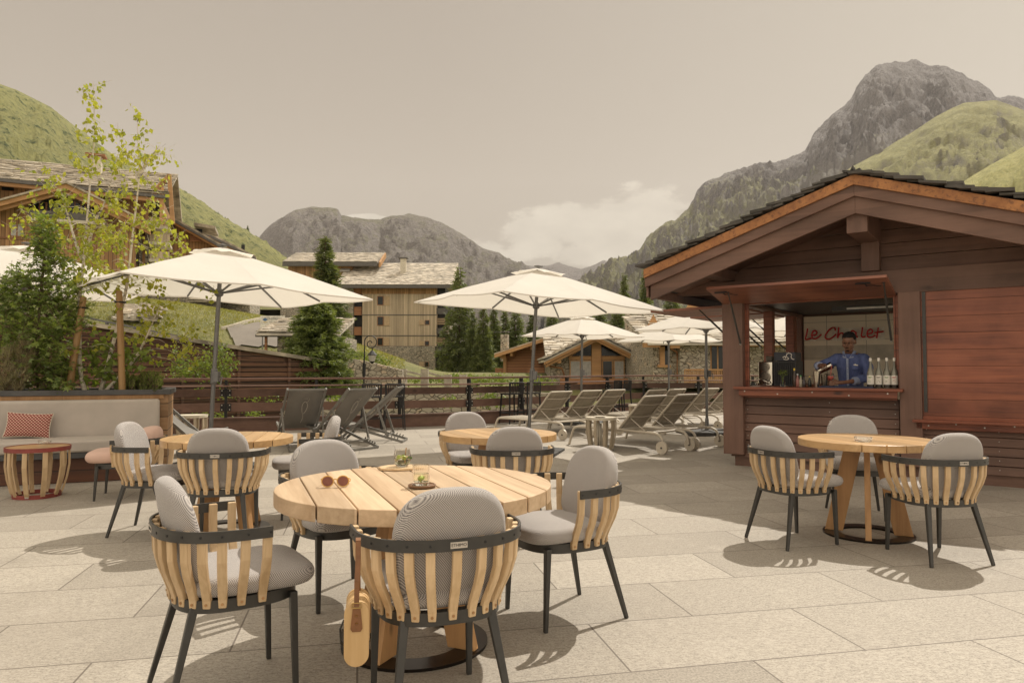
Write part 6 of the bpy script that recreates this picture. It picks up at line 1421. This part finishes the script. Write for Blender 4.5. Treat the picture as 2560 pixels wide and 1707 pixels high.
ink = plain('dark_sign_ink', (.05, .05, .06), .6); ink2 = plain('blue_sign_ink', (.08, .16, .30), .6); ink3 = plain('yellow_sign_ink', (.55, .40, .08), .6)
text_mesh('CONSTRUCTION', .155, 'lettering', ink, root, frame((x_(690), -.03, z_(797)), (1, 0, 0), (0, 0, 1))); text_mesh('SAVOYARDE', .155, 'lettering', ink, root, frame((x_(694), -.03, z_(807)), (1, 0, 0), (0, 0, 1)))
m = MB(); m.prism([(x_(656), -.035, z_(799)), (x_(663), -.035, z_(794)), (x_(670), -.035, z_(799)), (x_(663), -.035, z_(803))], (0, .01, 0)); m.build('blue_emblem', ink2, root); m = MB(); m.prism([(x_(655), -.035, z_(803)), (x_(663), -.035, z_(807)), (x_(671), -.035, z_(803)), (x_(663), -.035, z_(805))], (0, .01, 0)); m.build('yellow_chevron', ink3, root)
m = MB(); m.prism([(x_(682), -.04, z_(806)), (x_(679), -.04, z_(810)), (x_(685), -.04, z_(810))], (0, .01, 0)); m.box((x_(682), -.035, z_(812)), (.03, .01, .1)); m.build('arrow', ink, root)
q = P(543, 800, 27); m = MB(); m.tube([(q.x, 27, -2), P(545, 745, 27)], .05, 10); o = m.build('lamp_pole', M['umetal'], smooth=True); tag(o, 'thin grey pole on the meadow beside the left umbrella pole', 'pole')
m = MB(); rings = crv([P(765, 1052, 19.5), P(775, 1037, 19.5), P(790, 1034, 19.6), P(800, 1050, 19.6)], 5); m.tube(rings, .2, 10); o = m.build('parked_car', plain('blue_car_paint', (.05, .16, .40), .2)); bpy.data.objects.remove(o)
# ---------------------------------------------------------------- trees
def spray(m, c, s_, r_, d):
    for _ in range(2):
        e = (d*.8+Vector((r_.gauss(0, .55), r_.gauss(0, .55), r_.gauss(-.15, .4)))).normalized(); x = e.cross(Vector((r_.gauss(0, 1), r_.gauss(0, 1), r_.gauss(0, 1)))).normalized()*s_*.13; q = s_*r_.uniform(.6, 1.2); b = len(m.v)
        m.v += [tuple(c-x), tuple(c+x), tuple(c+e*q+x*.5), tuple(c+e*q-x*.5)]; m.f.append((b, b+1, b+2, b+3))
def conifer(name, h, r, n_wh, nb, leaves, ls, mat, seed, droop=.35, power=.85, gap=0.0, base=.06, dens=1.0):
    r_ = random.Random(seed); root = empty(name); m = MB(); m.tube([(0, 0, -1), (0, 0, h*.5), (r_.gauss(0, .02)*h, 0, h*.99)], [h*.016, h*.010, h*.002], 7); tr_ = m.build('trunk', M['bark'], root, smooth=True)
    m = MB(); tw = MB()
    for i in range(n_wh):
        t = i/n_wh; z = h*(base+(1-base)*t)+r_.gauss(0, h*.006); rr = r*(1-t)**power*r_.uniform(.72, 1.12)+h*.006
        for j in range(max(3, int(nb*(1-t*.55)))):
            a = r_.random()*6.283; ln = rr*r_.uniform(.6, 1.15); d = Vector((math.cos(a), math.sin(a), 0)); dz = -droop*r_.uniform(.5, 1.4)
            if r_.random() < gap: continue
            e = Vector((0, 0, z))+d*ln+Vector((0, 0, dz*ln)); tw.tube([(0, 0, z), e], [h*.0022, h*.0006], 3, cap=False)
            for k in range(max(2, int(leaves*ln/r))):
                s_ = r_.uniform(.15, 1.05); c = Vector((0, 0, z))+d*ln*s_+Vector((0, 0, dz*ln*s_*s_+r_.gauss(0, ls*.35)))+Vector((-d.y, d.x, 0))*r_.gauss(0, ln*.16*(1.1-s_)+ls*.2); spray(m, c, ls, r_, d)
    m.raw = True; m.build('crown', mat, root); tw.build('branches', M['bark'], tr_); return root
def tplace(proto, first, u, vb, vt, D, lab, grp=None, cat='conifer', h0=10.0, wide=1.0):
    o = proto if first else copy_tree(proto); b_ = P(u, vb, D); t_ = P(u, vt, D); s_ = (t_.z-b_.z)/h0; o.location = b_; o.scale = (s_*wide, s_*wide, s_); o.rotation_euler = (0, 0, (u*.37) % 6.28); o['label'] = lab; o['category'] = cat
    if grp: o['group'] = grp
fir = conifer('fir_tree', 10, 3.3, 76, 20, 56, .34, M['fir'], 5, .05, .50, 0, .02); tplace(fir, True, 790, 1010, 742, 26, 'dense dark green fir standing just behind the railing beside the timber wall', None, 'fir', 10, 1.25)
spr = conifer('spruce_tree', 10, 1.75, 70, 13, 22, .34, M['spruce'], 6, .3, .9); tplace(spr, True, 811, 880, 592, 70, 'tall pointed spruce rising in front of the apartment block roofs', None, 'spruce', 10, 1.45)
larch = conifer('larch_tree', 10, 2.4, 56, 11, 22, .40, M['larch'], 9, .25, .75, .15, .05); larch2 = conifer('larch_tree', 10, 1.9, 62, 12, 22, .36, M['spruce'], 12, .3, .85, .1, .04)
TG = 'conifers beyond the terrace'
for i, (pr, u, vb, vt, D, lab, wd) in enumerate(((larch, 1148, 965, 668, 88, 'tall loose larch touching the right side of the apartment block', .85), (larch2, 1182, 965, 778, 86, 'dark conifer second to the right of the apartment block', 1.0), (larch2, 1209, 965, 762, 84, 'dark full conifer at the middle of the group right of the apartment block', 1.1),
    (larch2, 1236, 965, 757, 88, 'tallest dark conifer left of the leaning umbrella pole', 1.0), (larch2, 1262, 965, 777, 92, 'conifer just left of the chimney of the chestnut chalet', 1.2), (larch, 1290, 960, 772, 90, 'light green larch behind the roof of the chestnut chalet', 1.2), (larch2, 1330, 930, 770, 96, 'conifer directly left of the leaning umbrella pole', 1.1),
    (larch, 1382, 910, 775, 96, 'larch between the two middle umbrellas', 1.3), (larch, 1440, 900, 778, 95, 'broad larch just under the right half of the middle umbrella', 1.6), (larch, 1500, 900, 770, 92, 'broad larch left of the big stone chimney', 1.7), (larch, 1545, 900, 765, 88, 'larch directly behind the big stone chimney', 1.5),
    (larch2, 1562, 870, 686, 140, 'distant spruce standing up above the right half of the middle umbrella', 1.0), (larch2, 1614, 870, 676, 150, 'distant spruce next to the lower tip of the chalet verge', 1.0), (larch, 1625, 900, 750, 90, 'larch right of the big stone chimney', 1.3), (larch, 1680, 900, 735, 90, 'leafy larch under the left eave of the bar chalet', 1.6), (larch, 1745, 900, 715, 92, 'larch seen between eave and side flap of the bar chalet', 1.6), (larch, 1805, 900, 715, 92, 'larch against the bar chalet corner post, above the dormers', 1.5))):
    first = pr.get('label') is None; tplace(pr, first, u, vb, vt, D, lab, TG, 'tree' if pr is larch else 'conifer', 10, wd)
r2 = random.Random(77); GREEN = [(545, 542, 12), (555, 546, 8), (563, 549, 7), (619, 580, 16), (500, 520, 10), (470, 545, 14), (455, 552, 12), (482, 548, 16), (560, 570, 8), (575, 585, 8), (640, 600, 12), (650, 610, 14), (635, 620, 12), (660, 625, 12)]
# ---------------------------------------------------------------- mountains
def mountain_mat(name, sc, rock, rock2, grass, grass2, gl, gh, scree=None, rockz=None, veg=None, line=None, ws=.35):
    g = NG(name); v = g.mapping(); geo = g.n.new('ShaderNodeNewGeometry'); nz_ = g.sep(geo.outputs['Normal'])[2]
    n = g.noise(v, 1/sc, 10, .68); n2 = g.noise(v, 9/sc, 8, .7); n3 = g.noise(g.mapping((1, 1, ws)), 34/sc, 8, .75)
    f = g.math('ADD', nz_, g.math('ADD', g.math('MULTIPLY', g.math('SUBTRACT', n2, .5), 1.0), g.math('MULTIPLY', g.math('SUBTRACT', n, .5), .9)))
    if rockz: f = g.math('SUBTRACT', f, g.rng(g.sep(v)[2], rockz[0], rockz[1], 0, 1.2))
    f = g.rng(f, gl, gh); f = g.math('MINIMUM', g.math('MAXIMUM', f, 0), 1)
    n5 = g.noise(g.mapping((1, 1, .5), (.3, .2, 0)), 110/sc, 5, .8); rc = g.mix(g.rng(n3, .40, .60), rock, rock2); rc = g.mix(g.rng(n5, .35, .5, .6, 0), rc, tuple(x*.45 for x in rock)); rc = g.mix(g.rng(n2, .35, .65, 0, .4), rc, tuple(x*1.7 for x in rock))
    gc = g.mix(g.rng(n2, .35, .65), grass, grass2); gc = g.mix(g.rng(n3, .5, .68, 0, .55), gc, tuple(x*.45 for x in grass2))
    col = g.mix(f, rc, gc)
    if scree: col = g.mix(g.math('MULTIPLY', g.rng(n, .54, .60), g.rng(g.sep(v)[2], scree[0], scree[1], 0, 1)), col, (.30, .275, .24))
    if line:
        s4 = g.sep(v); dd = g.math('ABSOLUTE', g.math('SUBTRACT', s4[2], g.math('ADD', g.math('MULTIPLY', s4[0], line[0]), line[1]))); dd = g.math('ADD', dd, g.math('MULTIPLY', g.math('SUBTRACT', n2, .5), 160)); sm_ = g.math('MULTIPLY', g.rng(dd, line[2], line[2]+18, 1, 0), g.math('MULTIPLY', g.math('GREATER_THAN', s4[0], line[3]), g.math('LESS_THAN', s4[0], line[4]))); sm_ = g.math('MINIMUM', g.math('MAXIMUM', sm_, 0), .85); col = g.mix(sm_, col, (.30, .275, .255))
    if veg: col = g.mix(g.math('MULTIPLY', g.rng(n2, .54, .60), g.rng(n3, .4, .55)), col, veg)
    g.bump(g.math('ADD', n2, g.math('ADD', g.math('MULTIPLY', n3, .8), g.math('MULTIPLY', n5, .3))), 1.0, sc*.05); return g.fin(col, .95)
def ridge(name, sky, D, Dn, zn, seed, amp, mat, nc=220, nr=80, prof=1.15, fs=1.0, D2=None, sil=.05, fk=.28):
    u0, u1 = sky[0][0], sky[-1][0]; m = MB(); W = nc+1; back = 8
    for j in range(-back, nr+1):
        for i in range(W):
            u = u0+(u1-u0)*i/nc; vv = interp(u, sky); Dr = D if D2 is None else D+(D2-D)*(i/nc)
            Dr *= 1+.05*noise.noise(Vector((u*.012, seed, 0))); top = P(u, vv, Dr); az = top.x/top.y
            if j < 0: y = Dr*(1+.05*(-j)); z = top.z*(1-.10*(-j))-20*(-j)
            else:
                t = j/nr; y = Dr+(Dn-Dr)*t; s_ = 1-t; z = zn+(top.z-zn)*(s_**prof)
                q = Vector((az*y, y, z))*(fs/Dr*9)+Vector((seed, 0, 0)); q2 = q*7; fine = noise.noise(q2)*.5+noise.noise(q2*2.3)*.3+noise.noise(q2*5)*.2; nn = noise.ridged_multi_fractal(q, .72, 2.15, 8, 1.0, 2.0, noise_basis='PERLIN_ORIGINAL')-1.1
                z += (nn*(sil+min(1, t*5)*(1-sil))+fine*fk*(.45+min(1, t*8)*.55))*amp*(1 if t < .8 else (1-t)/.2)
            m.v.append((az*y, y, z))
    m.f = [(a*W+i, (a+1)*W+i, (a+1)*W+i+1, a*W+i+1) for a in range(nr+back) for i in range(nc)]; m.raw = True
    o = m.build(name, mat, smooth=True, ang=50); tag(o, kind='structure'); return o
ridge('far_mountains', [(1240, 690), (1290, 668), (1318, 665), (1366, 665), (1398, 657), (1436, 671), (1455, 673), (1481, 664), (1509, 650), (1529, 653), (1600, 690), (1660, 720)], 7000, 4200, 0, 3, 120, mountain_mat('far_rock', 900, (.15, .13, .115), (.22, .19, .17), (.16, .15, .10), (.13, .13, .09), .9, 1.3), 90, 30)
ridge('rocky_mountain', [(560, 760), (610, 660), (651, 590), (680, 560), (734, 527), (775, 518), (820, 520), (846, 524), (853, 540), (903, 546), (951, 551), (964, 543), (1024, 535), (1066, 543), (1120, 565), (1168, 594), (1212, 624), (1244, 632), (1300, 661), (1340, 682), (1420, 740), (1560, 850)], 3300, 1300, 10, 11, 70,
      mountain_mat('brown_rock', 420, (.165, .145, .13), (.31, .275, .24), (.24, .22, .12), (.13, .125, .06), .72, 1.15, None, None, None, None, 1.3), 300, 130, 1.25, 1.0)
M4 = [(1360, 760), (1430, 715), (1465, 696), (1529, 654), (1580, 640), (1600, 626), (1625, 589), (1662, 560), (1687, 556), (1724, 519), (1741, 481), (1766, 456), (1849, 423), (1907, 402), (1973, 394), (2014, 378), (2035, 336), (2077, 295), (2114, 266), (2131, 245), (2150, 205), (2164, 187), (2193, 166), (2247, 158), (2280, 151), (2330, 166), (2371, 173), (2429, 199), (2475, 224), (2491, 247), (2524, 243), (2560, 251), (2700, 290), (2900, 400)]
ridge('great_rock_peak', M4, 2600, 700, 0, 21, 62, mountain_mat('peak_rock', 380, (.16, .145, .14), (.30, .275, .255), (.33, .315, .16), (.24, .23, .12), .30, .80, None, (540, 880), None, (.508, 91, 16, 740, 1150)), 420, 170, 1.35, 1.7, None, .16)
ridge('green_shoulder', [(1900, 560), (2000, 500), (2077, 462), (2126, 420), (2201, 378), (2280, 330), (2338, 292), (2408, 258), (2491, 250), (2560, 275), (2700, 330), (2900, 420)], 1700, 600, 0, 31, 26, mountain_mat('shoulder_rock', 200, (.15, .135, .115), (.26, .235, .20), (.42, .39, .16), (.27, .26, .105), .25, .72, None, None, None, None, 2.2), 220, 110, 1.2, 1.6, fk=.08)
ridge('bright_meadow_slope', [(2330, 520), (2400, 461), (2470, 415), (2560, 367), (2700, 300), (2900, 210)], 800, 300, -5, 41, 12, mountain_mat('slope_grass', 90, (.14, .12, .09), (.22, .19, .14), (.52, .48, .18), (.36, .35, .13), .1, .45), 110, 60, 1.1, 1.5, fk=.08)
M1 = [(-500, 120), (-200, 160), (0, 211), (41, 225), (128, 268), (179, 310), (223, 341), (281, 386), (345, 424), (421, 456), (447, 469), (472, 485), (511, 511), (555, 542), (619, 581), (657, 603), (700, 638), (740, 672), (800, 730), (860, 800)]
ridge('green_mountainside', M1, 700, 130, 12, 51, 9, mountain_mat('alp_meadow', 90, (.14, .12, .095), (.22, .19, .15), (.36, .345, .12), (.22, .225, .08), -.1, .5, None, None, (.05, .075, .02)), 300, 120, 1.05, 1.6, 1250, fk=.08)
for i, (u, v_, h_) in enumerate(GREEN):
    Dr = 700+550*(u+500)/1360; o = copy_tree(larch2); o.name = 'hillside_conifer'; t_ = P(u, v_-h_, Dr*.96); b_ = P(u, v_+5, Dr*.96); s_ = (t_.z-b_.z)/10; o.location = b_; o.scale = (s_*1.5, s_*1.5, s_); o.rotation_euler = (0, 0, i); o['label'] = 'tiny dark conifer on the green mountainside above the left umbrella'; o['group'] = 'conifers on the mountainside'; o['category'] = 'conifer'
bush('hedge_bushes', [(1150, 948, 60, 12, 1000), (1230, 950, 50, 12, 800), (1060, 950, 40, 8, 400), (1330, 955, 60, 10, 500)], M['shrubleaf'], 'low bright bushes seen over the railing right of the pole fence', 'bushes', .10, 33, 88)
bush('flowering_bank', [(850, 882, 40, 14, 600), (900, 890, 50, 10, 600), (950, 903, 30, 8, 300)], M['shrubleaf'], 'grassy flowering bank above the low stone wall right of the fir', 'bushes', .09, 34, 89)
bush('rail_gap_bushes', [(1230, 1000, 40, 14, 500), (860, 1000, 40, 10, 300), (1120, 1005, 30, 10, 260)], M['shrubleaf'], 'green bushes seen low between the railing boards behind the stools', 'bushes', .08, 22, 90)
# ---------------------------------------------------------------- air
g = NG('valley_haze'); g.n.remove(g.b); pv = g.n.new('ShaderNodeVolumePrincipled'); pv.inputs['Color'].default_value = (.90, .87, .88, 1); pv.inputs['Density'].default_value = 4e-5; pv.inputs['Anisotropy'].default_value = .3
g.l.new(pv.outputs[0], g.out.inputs['Volume'])
m = MB(); m.box((0, 3500, 1300), (26000, 13000, 2640)); o = m.build('haze', g.m); tag(o, kind='stuff')
